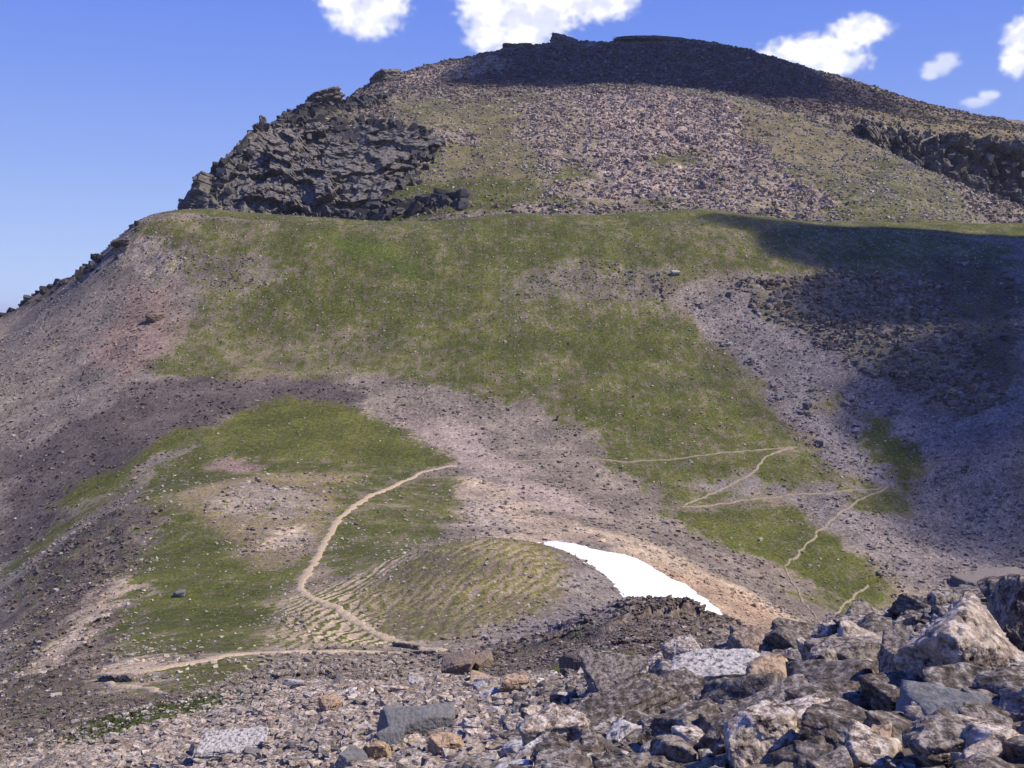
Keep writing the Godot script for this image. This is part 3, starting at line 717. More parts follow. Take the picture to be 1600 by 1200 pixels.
func boulder(s: int, n: int, cuts: int, sharp: float, rough: float, shape := Vector3.ONE) -> ArrayMesh:
	# a big stone seen close: broken faces, worn edges, pitted and layered skin
	var r := RandomNumberGenerator.new()
	r.seed = s
	var planes: Array[Plane] = []
	for axis in 3:
		for sign in [-1.0, 1.0]:
			var v := Vector3.ZERO
			v[axis] = sign
			v += Vector3(r.randfn(), r.randfn(), r.randfn()) * 0.13
			planes.append(Plane(v.normalized(), r.randf_range(0.85, 1.0)))
	for c in cuts:
		planes.append(Plane(Vector3(r.randfn(), r.randfn(), r.randfn()).normalized(), r.randf_range(0.72, 1.05)))
	var skin := noise(s * 7 + 1, 1.6, 5)
	var slabs := cellular(s * 7 + 2, 1.5)
	var verts := PackedVector3Array()
	var index := PackedInt32Array()
	var ids := {}
	for axis in 3:
		for sign in [-1.0, 1.0]:
			var at := PackedInt32Array()
			for j in n + 1:
				for i in n + 1:
					var p := Vector3.ZERO
					p[axis] = sign
					p[(axis + 1) % 3] = tan((2.0 * i / n - 1.0) * PI / 4.0)
					p[(axis + 2) % 3] = tan((2.0 * j / n - 1.0) * PI / 4.0)
					var key := Vector3i((p * 4096.0).round())
					if not ids.has(key):
						var d := p.normalized()
						var sum := 0.0
						for pl in planes:
							var t := d.dot(pl.normal) / pl.d
							if t > 0.0:
								sum += pow(t, sharp)
						var out := d * pow(sum, -1.0 / sharp)
						var q := out * shape
						var bump := rough * (0.7 * skin.get_noise_3dv(q * 1.2) + 0.55 * slabs.get_noise_3dv(q * Vector3(1.0, 2.4, 1.0) + Vector3.ONE * 0.3 * skin.get_noise_3dv(q)))
						ids[key] = verts.size()
						verts.append((out * (1.0 + bump)) * shape)
					at.append(ids[key])
			for j in n:
				for i in n:
					var a := at[j * (n + 1) + i]
					var b := at[j * (n + 1) + i + 1]
					var c := at[(j + 1) * (n + 1) + i]
					var e := at[(j + 1) * (n + 1) + i + 1]
					if sign > 0.0:
						index.append_array(PackedInt32Array([a, c, b, b, c, e]))
					else:
						index.append_array(PackedInt32Array([a, b, c, b, e, c]))
	var normals := PackedVector3Array()
	normals.resize(verts.size())
	for k in range(0, index.size(), 3):
		var a := verts[index[k]]
		var nn := (verts[index[k + 2]] - a).cross(verts[index[k + 1]] - a)
		for q in 3:
			normals[index[k + q]] += nn
	for k in normals.size():
		normals[k] = normals[k].normalized()
	var arr := []
	arr.resize(Mesh.ARRAY_MAX)
	arr[Mesh.ARRAY_VERTEX] = verts
	arr[Mesh.ARRAY_NORMAL] = normals
	arr[Mesh.ARRAY_INDEX] = index
	var mesh := ArrayMesh.new()
	mesh.add_surface_from_arrays(Mesh.PRIMITIVE_TRIANGLES, arr)
	return mesh


func ramp(stops: Array) -> Gradient:
	var g := Gradient.new()
	var offs := PackedFloat32Array()
	var cols := PackedColorArray()
	for s in stops:
		offs.append(s[0])
		cols.append(s[1])
	g.offsets = offs
	g.colors = cols
	return g


func noise_map(n: FastNoiseLite, size: int, g: Gradient, bumps := 0.0) -> NoiseTexture2D:
	var t := NoiseTexture2D.new()
	t.width = size
	t.height = size
	t.seamless = true
	t.noise = n
	if g:
		t.color_ramp = g
	if bumps > 0.0:
		t.as_normal_map = true
		t.bump_strength = bumps
	return t


func rock_material(called: String, stops: Array, s: int, scale: float, rough_normal: Texture2D) -> StandardMaterial3D:
	var m := StandardMaterial3D.new()
	m.resource_name = called
	var n := noise(s, 0.011, 7)
	n.fractal_gain = 0.8
	n.domain_warp_enabled = true
	n.domain_warp_amplitude = 22.0
	n.domain_warp_frequency = 0.02
	m.albedo_texture = noise_map(n, 1024, ramp(stops))
	m.uv1_triplanar = true
	m.uv1_world_triplanar = true
	m.uv1_scale = Vector3.ONE * scale
	m.normal_enabled = true
	m.normal_texture = rough_normal
	m.normal_scale = 1.2
	m.roughness = 0.92
	m.metallic_specular = 0.22
	return m


func tint_material(called: String, pits: Texture2D) -> StandardMaterial3D:
	var m := StandardMaterial3D.new()
	m.resource_name = called
	m.vertex_color_use_as_albedo = true
	var n := noise(45, 0.014, 7)
	n.fractal_gain = 0.8
	m.albedo_texture = noise_map(n, 512, ramp([[0.0, Color(0.36, 0.35, 0.35)], [0.40, Color(0.62, 0.60, 0.60)], [0.52, Color(0.88, 0.87, 0.86)], [0.62, Color(1, 1, 1)], [1.0, Color(1, 1, 1)]]))
	m.normal_enabled = true
	m.normal_texture = pits
	m.normal_scale = 1.0
	m.uv1_triplanar = true
	m.uv1_world_triplanar = true
	m.uv1_scale = Vector3.ONE * 0.9
	m.roughness = 0.9
	m.metallic_specular = 0.3
	return m


func stones(called: String, mesh: Mesh, m: Material, data: PackedFloat32Array) -> void:
	if data.is_empty():
		return
	var mm := MultiMesh.new()
	mm.transform_format = MultiMesh.TRANSFORM_3D
	mm.use_colors = true
	mm.mesh = mesh
	mm.instance_count = data.size() / 16
	mm.buffer = data
	var o := MultiMeshInstance3D.new()
	o.multimesh = mm
	o.material_override = m
	o.name = numbered(called)
	o.set_meta("kind", "stuff")
	add_child(o, true)


func put(data: PackedFloat32Array, r: RandomNumberGenerator, at: Vector3, size: float, flat: float, tilt: Basis, c: Color) -> void:
	var b := tilt * Basis(Vector3.UP, r.randf() * TAU) * Basis(Vector3(r.randfn(), r.randfn(), r.randfn()).normalized(), r.randf_range(0.0, 0.45))
	b = b * Basis.from_scale(Vector3(size * r.randf_range(0.8, 1.35), size * flat * r.randf_range(0.7, 1.2), size * r.randf_range(0.6, 1.0)))
	data.append_array(PackedFloat32Array([b.x.x, b.y.x, b.z.x, at.x, b.x.y, b.y.y, b.z.y, at.y, b.x.z, b.y.z, b.z.z, at.z, c.r, c.g, c.b, 1.0]))


func lean(x: float, z: float, step := 0.8) -> Basis:
	var n := Vector3(ground(x - step, z) - ground(x + step, z), 2.0 * step, ground(x, z - step) - ground(x, z + step)).normalized()
	return Basis(Quaternion(Vector3.UP, n))


func scatter(called: String, meshes: Array, m: Material, rect: Rect2, count: int, least: float, most: float, power: float, top: bool, bright: float, keep: Callable) -> int:
	var r := RandomNumberGenerator.new()
	r.seed = hash(called) + count
	var lots := []
	for k in meshes.size():
		lots.append(PackedFloat32Array())
	var soil := top_ground if top else base_ground
	var leaf := top_green if top else base_green
	var n := 0
	for t in count:
		var x := rect.position.x + r.randf() * rect.size.x
		var z := rect.position.y + r.randf() * rect.size.y
		if absf(x) > 12.0 - z * 0.62:
			continue
		var k := 4 * (top_index(x + 16.0 * wide.get_noise_2d(x, z) + 10.0 * edge.get_noise_2d(x, z), z + 16.0 * wide.get_noise_2d(z, x) + 8.0 * mid.get_noise_2d(x, z)) if top else base_index(x + 2.0 * edge.get_noise_2d(x, z), z + 2.0 * fine.get_noise_2d(x, z)))
		var rock := soil[k + 3] / 255.0
		rock *= clampf(1.0 + 1.6 * wide.get_noise_2d(x * 2.0, z * 2.0), 0.15, 1.8)
		if r.randf() > rock or not keep.call(x, z):
			continue
		var size := least + (most - least) * pow(r.randf(), power)
		var tone := bright * r.randf_range(0.55, 1.35)
		var warm := r.randf_range(-0.06, 0.06)
		var c := Color8(soil[k], soil[k + 1], soil[k + 2]).srgb_to_linear()
		if r.randf() < 0.10:
			c = c.lerp(Color(0.46, 0.43, 0.39), 0.6)
		if leaf[k + 3] > 105:
			c = Color(0.36, 0.325, 0.28)
			size *= 0.75
		c = Color(c.r * tone * (1.0 + warm), c.g * tone, c.b * tone * (1.0 - warm))
		var lot := t % meshes.size()
		var data: PackedFloat32Array = lots[lot]
		put(data, r, Vector3(x, ground(x, z) + size * 0.12, z), size, 0.7, Basis(), c)
		lots[lot] = data
		n += 1
	for k in meshes.size():
		stones(called, meshes[k], m, lots[k])
	return n


# ---------------------------------------------------------------- sky
func sky_texture() -> ImageTexture:
	var w := 4096
	var h := 2048
	var im := Image.create_empty(w, h, false, Image.FORMAT_RGBA8)
	im.fill(Color(1, 1, 1, 0))
	# puffs in degrees: azimuth right of the view, elevation, half width, half height; one list to a cloud
	var clouds := [
		[[-8.0, 15.6, 2.3, 1.1], [-7.2, 16.4, 1.9, 1.3], [-9.1, 16.5, 1.7, 1.0], [-7.8, 15.2, 1.5, 0.8], [-8.4, 18.0, 1.8, 1.2]],
		[[2.0, 16.8, 4.8, 1.7], [-1.1, 16.4, 2.2, 1.7], [4.8, 16.5, 2.4, 1.1], [1.0, 15.6, 2.9, 1.4], [-1.3, 15.0, 1.5, 1.3], [2.2, 18.6, 4.4, 1.7], [0.4, 14.4, 2.2, 1.1]],
		[[16.0, 13.6, 3.1, 0.9], [18.3, 14.4, 1.8, 0.9], [13.8, 13.2, 1.9, 0.8], [16.8, 12.9, 2.4, 0.8], [12.2, 13.1, 1.1, 0.5]],
		[[22.1, 12.3, 0.9, 0.5], [22.6, 12.6, 0.7, 0.5], [21.8, 12.0, 0.6, 0.3]],
		[[26.3, 13.3, 1.5, 1.2], [25.7, 12.3, 0.8, 0.9], [27.6, 14.0, 1.7, 1.3], [27.4, 12.6, 1.3, 0.9]],
		[[24.0, 10.5, 0.9, 0.3], [24.5, 10.8, 0.6, 0.3]],
	]
	var r := RandomNumberGenerator.new()
	r.seed = 77
	for k in 34:
		var az := r.randf_range(38.0, 322.0)
		var el := r.randf_range(4.0, 38.0)
		var c := []
		for q in 5:
			c.append([az + r.randfn(0, 2.2), el + r.randfn(0, 0.5), r.randf_range(1.2, 3.2), r.randf_range(0.5, 1.3)])
		clouds.append(c)
	var puff := noise(91, 0.42, 6)
	puff.fractal_gain = 0.55
	for c: Array in clouds:
		var faint := 0.5 if c.size() < 4 else 1.0
		var lo := Vector2(INF, INF)
		var hi := Vector2(-INF, -INF)
		for b: Array in c:
			lo = lo.min(Vector2(b[0] - b[2] * 1.5, b[1] - b[3] * 1.5))
			hi = hi.max(Vector2(b[0] + b[2] * 1.5, b[1] + b[3] * 1.5))
		for y in range(int((90.0 - hi.y) / 180.0 * h), int((90.0 - lo.y) / 180.0 * h) + 1):
			var el := 90.0 - (y + 0.5) * 180.0 / h
			for x in range(int(lo.x / 360.0 * w), int(hi.x / 360.0 * w) + 1):
				var az := (x + 0.5) * 360.0 / w
				var d := -9.0
				for b: Array in c:
					var u: float = (az - b[0]) / b[2]
					var v: float = (el - b[1]) / b[3]
					d = maxf(d, 1.0 - sqrt(u * u + v * v))
				var f := puff.get_noise_2d(az * 3.2, el * 4.4)
				var a := smoothstep(-0.08, 0.85, d * 1.6 + 0.5 * f)
				a *= smoothstep(-0.6, 0.05, d) * faint
				if a > 0.004:
					var shade := 1.0 - 0.18 * smoothstep(0.1, -0.5, puff.get_noise_2d(az * 1.1 + 40.0, el * 1.5 - 0.9) + (el - (lo.y + hi.y) / 2) / (hi.y - lo.y))
					im.set_pixel(posmod(x, w), y, Color(0.93 * shade, 0.87 * shade, 0.5 * shade, a))
	return ImageTexture.create_from_image(im)


func fog_cloud(at: Vector3, size: Vector3, density: float, label: String) -> void:
	var f := FogVolume.new()
	f.shape = RenderingServer.FOG_VOLUME_SHAPE_ELLIPSOID
	f.size = size
	var m := FogMaterial.new()
	m.density = density
	m.albedo = Color(1, 1, 1)
	f.material = m
	f.position = at
	f.name = numbered("cloud")
	add_child(f, true)
	tag(f, label, "cloud")


# ---------------------------------------------------------------- paths, snow, cliffs, walls
func path(pts: Array, width: float, s: int, m: Material) -> void:
	var c := Curve3D.new()
	var n := pts.size() / 2
	for i in n:
		var p := Vector3(pts[2 * i], 0, pts[2 * i + 1])
		var a := Vector3(pts[2 * maxi(0, i - 1)], 0, pts[2 * maxi(0, i - 1) + 1])
		var b := Vector3(pts[2 * mini(n - 1, i + 1)], 0, pts[2 * mini(n - 1, i + 1) + 1])
		var t := (b - a) / 6.0
		c.add_point(p, -t, t)
	var st := SurfaceTool.new()
	st.begin(Mesh.PRIMITIVE_TRIANGLES)
	var length := c.get_baked_length()
	var steps := int(length / 0.5)
	var across := 7
	for i in steps + 1:
		var d := length * i / steps
		var p := c.sample_baked(d)
		var q := c.sample_baked(minf(length, d + 0.3)) - c.sample_baked(maxf(0.0, d - 0.3))
		var side := Vector3(-q.z, 0, q.x).normalized()
		p += side * (0.35 if width > 1.2 else 0.8) * edge.get_noise_2d(d * 0.6, s * 50.0)
		var wl := width * 0.5 * (0.9 + 0.9 * edge.get_noise_2d(d * 1.6, s * 90.0 + 7.0))
		var wr := width * 0.5 * (0.9 + 0.9 * edge.get_noise_2d(d * 1.6, s * 90.0 + 31.0))
		var taper := lerpf(0.35, 1.0, smoothstep(0.0, 4.0, length - d)) if width < 1.7 else 1.0
		wl *= taper
		wr *= taper
		for k in across:
			var t := 2.0 * k / (across - 1) - 1.0
			for e: Vector2i in [Vector2i(0, 0), Vector2i(1, 0), Vector2i(0, 1), Vector2i(-1, 0), Vector2i(0, -1)]:
				path_cells[Vector2i(int(floor(p.x)), int(floor(p.z))) + e] = true
			var o := p + side * (t * (wl if t < 0.0 else wr) * 1.25)
			var lift := lerpf(0.15, -0.45, pow(absf(t), 3.5)) + 0.05 * speck.get_noise_2d(o.x, o.z) + (0.0 if width > 1.2 else 0.22 * edge.get_noise_2d(o.x * 1.5, o.z * 1.5))
			st.set_smooth_group(0)
			st.set_uv(Vector2(o.x, o.z) / 3.0)
			st.add_vertex(Vector3(o.x, low_ground(o.x, o.z) + lift, o.z))
	for i in steps:
		for k in across - 1:
			var a := i * across + k
			for v in [a, a + across, a + 1, a + 1, a + across, a + across + 1]:
				st.add_index(v)
	st.generate_normals()
	setting(place(st.commit(), "path", m))


func snowfield(m: Material) -> void:
	var n := snow_edge.size() / 2
	var rim := PackedVector2Array()
	for i in n:
		rim.append(Vector2(snow_edge[2 * i], snow_edge[2 * i + 1]))
	var box := Rect2(rim[0], Vector2.ZERO)
	for p in rim:
		box = box.expand(p)
	box = box.grow(3.0)
	var cell := 0.6
	var nx := int(box.size.x / cell) + 1
	var nz := int(box.size.y / cell) + 1
	var st := SurfaceTool.new()
	st.begin(Mesh.PRIMITIVE_TRIANGLES)
	var inside := PackedFloat32Array()
	for j in nz:
		for i in nx:
			var p := box.position + Vector2(i, j) * cell
			var d := INF
			for k in n:
				d = minf(d, p.distance_to(Geometry2D.get_closest_point_to_segment(p, rim[k], rim[(k + 1) % n])))
			if not Geometry2D.is_point_in_polygon(p, rim):
				d = -d
			d += 1.3 * edge.get_noise_2d(p.x * 1.6, p.y * 1.6) + 0.5 * fine.get_noise_2d(p.x * 1.5, p.y * 1.5)
			inside.append(d)
			var lift := 0.85 * (1.0 - exp(-maxf(d, 0.0) * 0.7)) if d > 0.0 else d * 0.5
			var base := sample(grids.low, p.x, p.y) + 0.9 * big.get_noise_2d(p.x, p.y)
			var y := maxf(low_ground(p.x, p.y), base) + lift if d > 0.0 else low_ground(p.x, p.y) + lift
			y += 0.07 * mid.get_noise_2d(p.x * 3.0, p.y * 3.0) + 0.04 * fine.get_noise_2d(p.x * 1.6, p.y * 1.6)
			st.set_smooth_group(0)
			st.set_uv(p / 5.0)
			st.add_vertex(Vector3(p.x, y, p.y))
	for j in nz - 1:
		for i in nx - 1:
			var a := j * nx + i
			if maxf(maxf(inside[a], inside[a + 1]), maxf(inside[a + nx], inside[a + nx + 1])) < -0.8:
				continue
			for v in [a, a + 1, a + nx, a + 1, a + nx + 1, a + nx]:
				st.add_index(v)
	st.generate_normals()
	tag(place(st.commit(), "snow_patch", m), "white tongue of old snow lying in the gully below the saddle", "snow")


func curve_at(pts: Array, t: float) -> Vector3:
	var n := pts.size() / 3
	var u := clampf(t, 0.0, 1.0) * (n - 1)
	var i := mini(int(u), n - 2)
	u -= i
	var p := []
	for k in 4:
		var q := clampi(i + k - 1, 0, n - 1)
		p.append(Vector3(pts[3 * q], pts[3 * q + 1], pts[3 * q + 2]))
	return p[1].cubic_interpolate(p[2], p[0], p[3], u)


func cliff(called: String, foot: Array, brow: Array, nu: int, nv: int, bulge: float, ribs: float, block: float, stretch: Vector3, s: int, m: Material) -> void:
	var a1 := cellular(s, 1.0 / (15.0 * block))
	var a2 := cellular(s + 1, 1.0 / (5.5 * block))
	var a3 := cellular(s + 2, 1.0 / (2.2 * block))
	var rough := noise(s + 3, 0.09 / block, 5)
	var st := SurfaceTool.new()
	st.begin(Mesh.PRIMITIVE_TRIANGLES)
	for j in nv + 1:
		var v := float(j) / nv
		for i in nu + 1:
			var u := float(i) / nu
			var f := curve_at(foot, u)
			var b := curve_at(brow, u)
			var along := curve_at(foot, u + 0.02) - curve_at(foot, u - 0.02)
			var out := Vector3(-along.z, 0, along.x).normalized()
			if out.z < 0.0 and absf(out.z) > 0.3:
				out = -out
			var p := f.lerp(b, v)
			var q := p * stretch
			q += Vector3(rough.get_noise_3dv(q + Vector3(50, 0, 0)), rough.get_noise_3dv(q + Vector3(0, 90, 0)), rough.get_noise_3dv(q + Vector3(0, 0, 70))) * 2.0 * block
			var shove := a1.get_noise_3dv(q) * 5.5 + a2.get_noise_3dv(q) * 2.6 + a3.get_noise_3dv(q) * 0.7 + rough.get_noise_3dv(p * 2.0) * 0.5
			if ribs > 0.0:
				var w := u * 9.0 + 0.8 * rough.get_noise_2d(p.x * 0.5, p.y * 0.7)
				shove += ribs * (absf(fposmod(w, 1.0) * 2.0 - 1.0) - 0.5) + ribs * 0.5 * sin(w * 1.7)
			var fade := smoothstep(0.0, 0.06, v)
			p += (out + Vector3(0, 0.25, 0)) * (shove * block * (0.35 + 0.65 * fade)) + out * (3.5 + bulge * sin(PI * v))
			if v >= 1.0:
				p -= out * 6.0 + Vector3(0, 2.0, 0)
			if v <= 0.0:
				p.y -= 3.0
			st.set_smooth_group(-1)
			st.add_vertex(p)
	for j in nv:
		for i in nu:
			var a := j * (nu + 1) + i
			for k in [a, a + nu + 1, a + 1, a + 1, a + nu + 1, a + nu + 2]:
				st.add_index(k)
	st.generate_normals()
	setting(place(st.commit(), called, m))


func dry_wall(from: Vector3, to: Vector3, height: float, m: Material, label: String) -> void:
	var o := Node3D.new()
	o.name = numbered("stone_wall")
	o.position = Vector3(from.x, low_ground(from.x, from.z), from.z)
	add_child(o, true)
	tag(o, label, "wall", "dry stone walls shoring up the switchbacks")
	var r := RandomNumberGenerator.new()
	r.seed = int(absf(from.x) * 100.0)
	var length := from.distance_to(to)
	var st := SurfaceTool.new()
	st.begin(Mesh.PRIMITIVE_TRIANGLES)
	var shapes := [chip(r, 7), chip(r, 8), chip(r, 6)]
	for row in int(height / 0.26):
		var x := 0.0
		while x < length:
			var w := r.randf_range(0.25, 0.6)
			var p := from.lerp(to, x / length)
			p.y = low_ground(p.x, p.z) - 0.2 + row * 0.25
			var b := Basis(Vector3.UP, atan2(-(to.z - from.z), to.x - from.x) + r.randf_range(-0.2, 0.2)) * Basis.from_scale(Vector3(w * 0.6, 0.17, 0.28))
			st.append_from(shapes[r.randi() % 3], 0, Transform3D(b, p - o.position + Vector3(0, 0, -row * 0.05)))
			x += w
	place(st.commit(), "stones", m, o).set_meta("kind", "stuff")


func single_rock(mesh: Mesh, called: String, m: Material, at: Vector3, size: Vector3, turn: Vector3, label: String, category: String, group := "") -> MeshInstance3D:
	var o := place(mesh, called, m, null, Transform3D(Basis.from_euler(turn) * Basis.from_scale(size * 0.5), at))
	tag(o, label, category, group)
	return o


# ---------------------------------------------------------------- the scene
func _ready() -> void:
	rng.seed = 5
	var camera := Camera3D.new()
	camera.name = "camera"
	camera.fov = 41.0
	camera.near = 0.2
	camera.far = 40000.0
	camera.rotation_degrees = Vector3(-3.85, 0, 0)
	add_child(camera)

	var sky_look := ProceduralSkyMaterial.new()
	sky_look.sky_top_color = Color(0.24, 0.425, 0.90)
	sky_look.sky_horizon_color = Color(0.76, 0.86, 0.99)
	sky_look.sky_energy_multiplier = 0.90
	sky_look.sky_curve = 0.13
	sky_look.ground_horizon_color = Color(0.55, 0.6, 0.68)
	sky_look.ground_bottom_color = Color(0.30, 0.28, 0.25)
	sky_look.sky_cover = sky_texture()
	sky_look.sky_cover_modulate = Color(1, 1, 1)
	sky_look.sun_angle_max = 12.0
	var sky := Sky.new()
	sky.sky_material = sky_look
	var env := Environment.new()
	env.background_mode = Environment.BG_SKY
	env.sky = sky
	env.tonemap_mode = Environment.TONE_MAPPER_LINEAR
	env.tonemap_exposure = 1.31
	env.sdfgi_enabled = true
	env.ssao_enabled = true
	env.ssil_enabled = true
	env.fog_enabled = true
	env.fog_density = 0.00004
	env.fog_light_color = Color(0.88, 0.90, 1.0)
	env.volumetric_fog_enabled = true
	env.volumetric_fog_density = 0.0
	var world := WorldEnvironment.new()
	world.name = "world"
	world.environment = env
	add_child(world)

	var sun := DirectionalLight3D.new()
	sun.name = "sun"
	sun.light_color = Color(1.0, 0.95, 0.86)
	sun.light_energy = 1.6
	sun.light_angular_distance = 0.5
	sun.shadow_enabled = true
	sun.look_at_from_position(Vector3.ZERO, -SUN_WAY, Vector3.UP)
	add_child(sun)

	# clouds higher up than the picture reaches; their shadows lie on the summit and on the slope at right
	var shades := [
		[196, 20, -399, 112, 16, 31, 0.17, 470, "broad grey-based cumulus high over the right-hand slope, out of the picture"],
		[172, 5, -362, 76, 14, 32, 0.10, 470, "second, thinner cumulus nearer than the broad one over the right-hand slope"],
		[172, -10, -300, 64, 12, 40, 0.10, 470, "nearest cumulus puff over the right-hand slope, out of the picture"],
		[175, 0, -340, 100, 10, 90, 0.02, 470, "wide thin veil under the cumulus over the right-hand slope"],
		[162, -20, -256, 54, 12, 36, 0.06, 470, "lowest cumulus puff toward the viewer over the right-hand slope"],
		[108, 25, -412, 48, 8, 12, 0.12, 470, "small wisp at the left end of the cumulus over the right-hand slope"],
		[112, 190, -800, 150, 18, 105, 0.17, 700, "large grey-based cumulus high above the summit, out of the picture"],
		[112, 190, -800, 178, 14, 122, 0.025, 700, "pale veil spread round the large cumulus above the summit"],
		[250, 170, -800, 95, 12, 60, 0.035, 700, "thin ragged veil right of the large cumulus above the summit"],
		[40, 165, -742, 95, 14, 62, 0.10, 700, "smaller cumulus puff left of the large one above the summit"],
	]
	for c: Array in shades:
		fog_cloud(Vector3(c[0], c[1], c[2]) + SUN_WAY * ((c[7] - c[1]) / SUN_WAY.y), 2.0 * Vector3(c[3], c[4], c[5]), c[6], c[8])

	# survey of the ground
	wa = solve_land(land_a)
	wb = solve_land(land_b)
	land_grid("near", land_a, wa, Vector2(-48, -56), Vector2i(97, 72), 1.0)
	land_grid("low", land_a, wa, Vector2(-352, -552), Vector2i(180, 145), 4.0)
	land_grid("high", land_b, wb, Vector2(-350, -1080), Vector2i(156, 108), 6.0)
	var made := survey(paint_a, BASE_SIZE, BASE_AT, 1.0, "mauve", 0.55, 0.05)
	base_ground = made[0]
	base_green = made[1]
	made = survey(paint_b, TOP_SIZE, TOP_AT, TOP_CELL, "mauve", 0.6, 0.1)
	top_ground = made[0]
	top_green = made[1]
	var bands := Image.create_empty(BASE_SIZE.x, BASE_SIZE.y, false, Image.FORMAT_L8)
	for l: Array in hump_bands:
		fill(bands, l[1], BASE_AT, 1.0, Color(l[0], l[0], l[0]))
	soften(bands, 4.0)
	stripe_map = bands.get_data()
	bands = Image.create_empty(TOP_SIZE.x, TOP_SIZE.y, false, Image.FORMAT_L8)
	for zone in [cliff_zone, wall_zone]:
		var flat := []
		for p: Vector2 in zone:
			flat.append_array([p.x, p.y])
		fill(bands, flat, TOP_AT, TOP_CELL, Color.WHITE)
	soften(bands, 4.0)
	hollow_map = bands.get_data()

	var pebbles := cellular(31, 0.05, FastNoiseLite.RETURN_CELL_VALUE)
	var pebble_edge := cellular(31, 0.05, FastNoiseLite.RETURN_DISTANCE2_SUB)
	grain_map = noise_map(pebbles, 512, ramp([[0.0, Color(0.74, 0.72, 0.72)], [0.5, Color(0.92, 0.91, 0.9)], [1.0, Color(1, 1, 1)]]))
	grain_bumps = noise_map(pebble_edge, 512, null, 9.0)

	var all_one := func(_x: float, _z: float) -> int: return 0
	sheet(["rocky_ridge"], Rect2(-40, -44, 80, 52), 0.25, 1024, false, 2.5, 0.8, all_one)
	sheet(["rocky_slope", "saddle"], Rect2(-90, -176, 180, 132), 0.5, 2048, false, 5.0, 0.7, func(_x: float, z: float) -> int: return 1 if z < -92.0 else 0)
	sheet(["hillside", "saddle"], Rect2(-190, -332, 380, 156), 0.8, 2048, false, 8.0, 0.7, func(x: float, z: float) -> int: return 1 if z > -250.0 + 0.55 * maxf(x + 10.0, 0.0) + 0.25 * minf(x + 90.0, 0.0) else 0)
	sheet(["hillside"], Rect2(-330, -532, 680, 200), 1.2, 2048, false, 9.0, 0.7, all_one)
	for r in [Rect2(-330, -332, 140, 340), Rect2(190, -332, 160, 340), Rect2(-190, -176, 100, 184), Rect2(90, -176, 100, 184), Rect2(-90, -44, 50, 52), Rect2(40, -44, 50, 52)]:
		sheet(["outer_slope"], r, 2.0, 256, false, 8.0, 0.6, all_one)
	sheet(["summit_slope"], Rect2(-330, -1060, 890, 608), 1.8, 2048, true, 12.0, 0.8, all_one)

	# far country: a plain far below and a hazy range on the horizon
	var plain := PlaneMesh.new()
	plain.size = Vector2(60000, 60000)
	var plain_look := StandardMaterial3D.new()
	plain_look.albedo_color = Color(0.42, 0.44, 0.36)
	plain_look.roughness = 1.0
	var po := place(plain, "valley_floor", plain_look, null, Transform3D(Basis(), Vector3(0, -620, 0)))
	setting(po)
	var range_tool := SurfaceTool.new()
	range_tool.begin(Mesh.PRIMITIVE_TRIANGLES)
	for i in 121:
		for j in 9:
			var p := Vector3(-16000.0 + 32000.0 * i / 120.0, 0, -14000.0 - 600.0 * j)
			var top := 640.0 + 260.0 * big.get_noise_2d(p.x * 0.02, 5.0) + 150.0 * mid.get_noise_2d(p.x * 0.02, p.z * 0.02)
			p.y = -640.0 + top * sin(PI * j / 8.0)
			range_tool.set_smooth_group(0)
			range_tool.add_vertex(p)
	for i in 120:
		for j in 8:
			var a := i * 9 + j
			for k in [a, a + 9, a + 1, a + 1, a + 9, a + 10]:
				range_tool.add_index(k)
	range_tool.generate_normals()
	var hazy := StandardMaterial3D.new()
	hazy.albedo_color = Color(0.55, 0.58, 0.66)
	hazy.roughness = 1.0
	setting(place(range_tool.commit(), "distant_hills", hazy))

	# looks of the stone
	var pits := noise_map(noise(41, 0.03, 6), 512, null, 7.0)
	var g := func(v: float, w := 0.0, b := 0.0) -> Color: return Color(v + w, v, v - w + b).clamp()
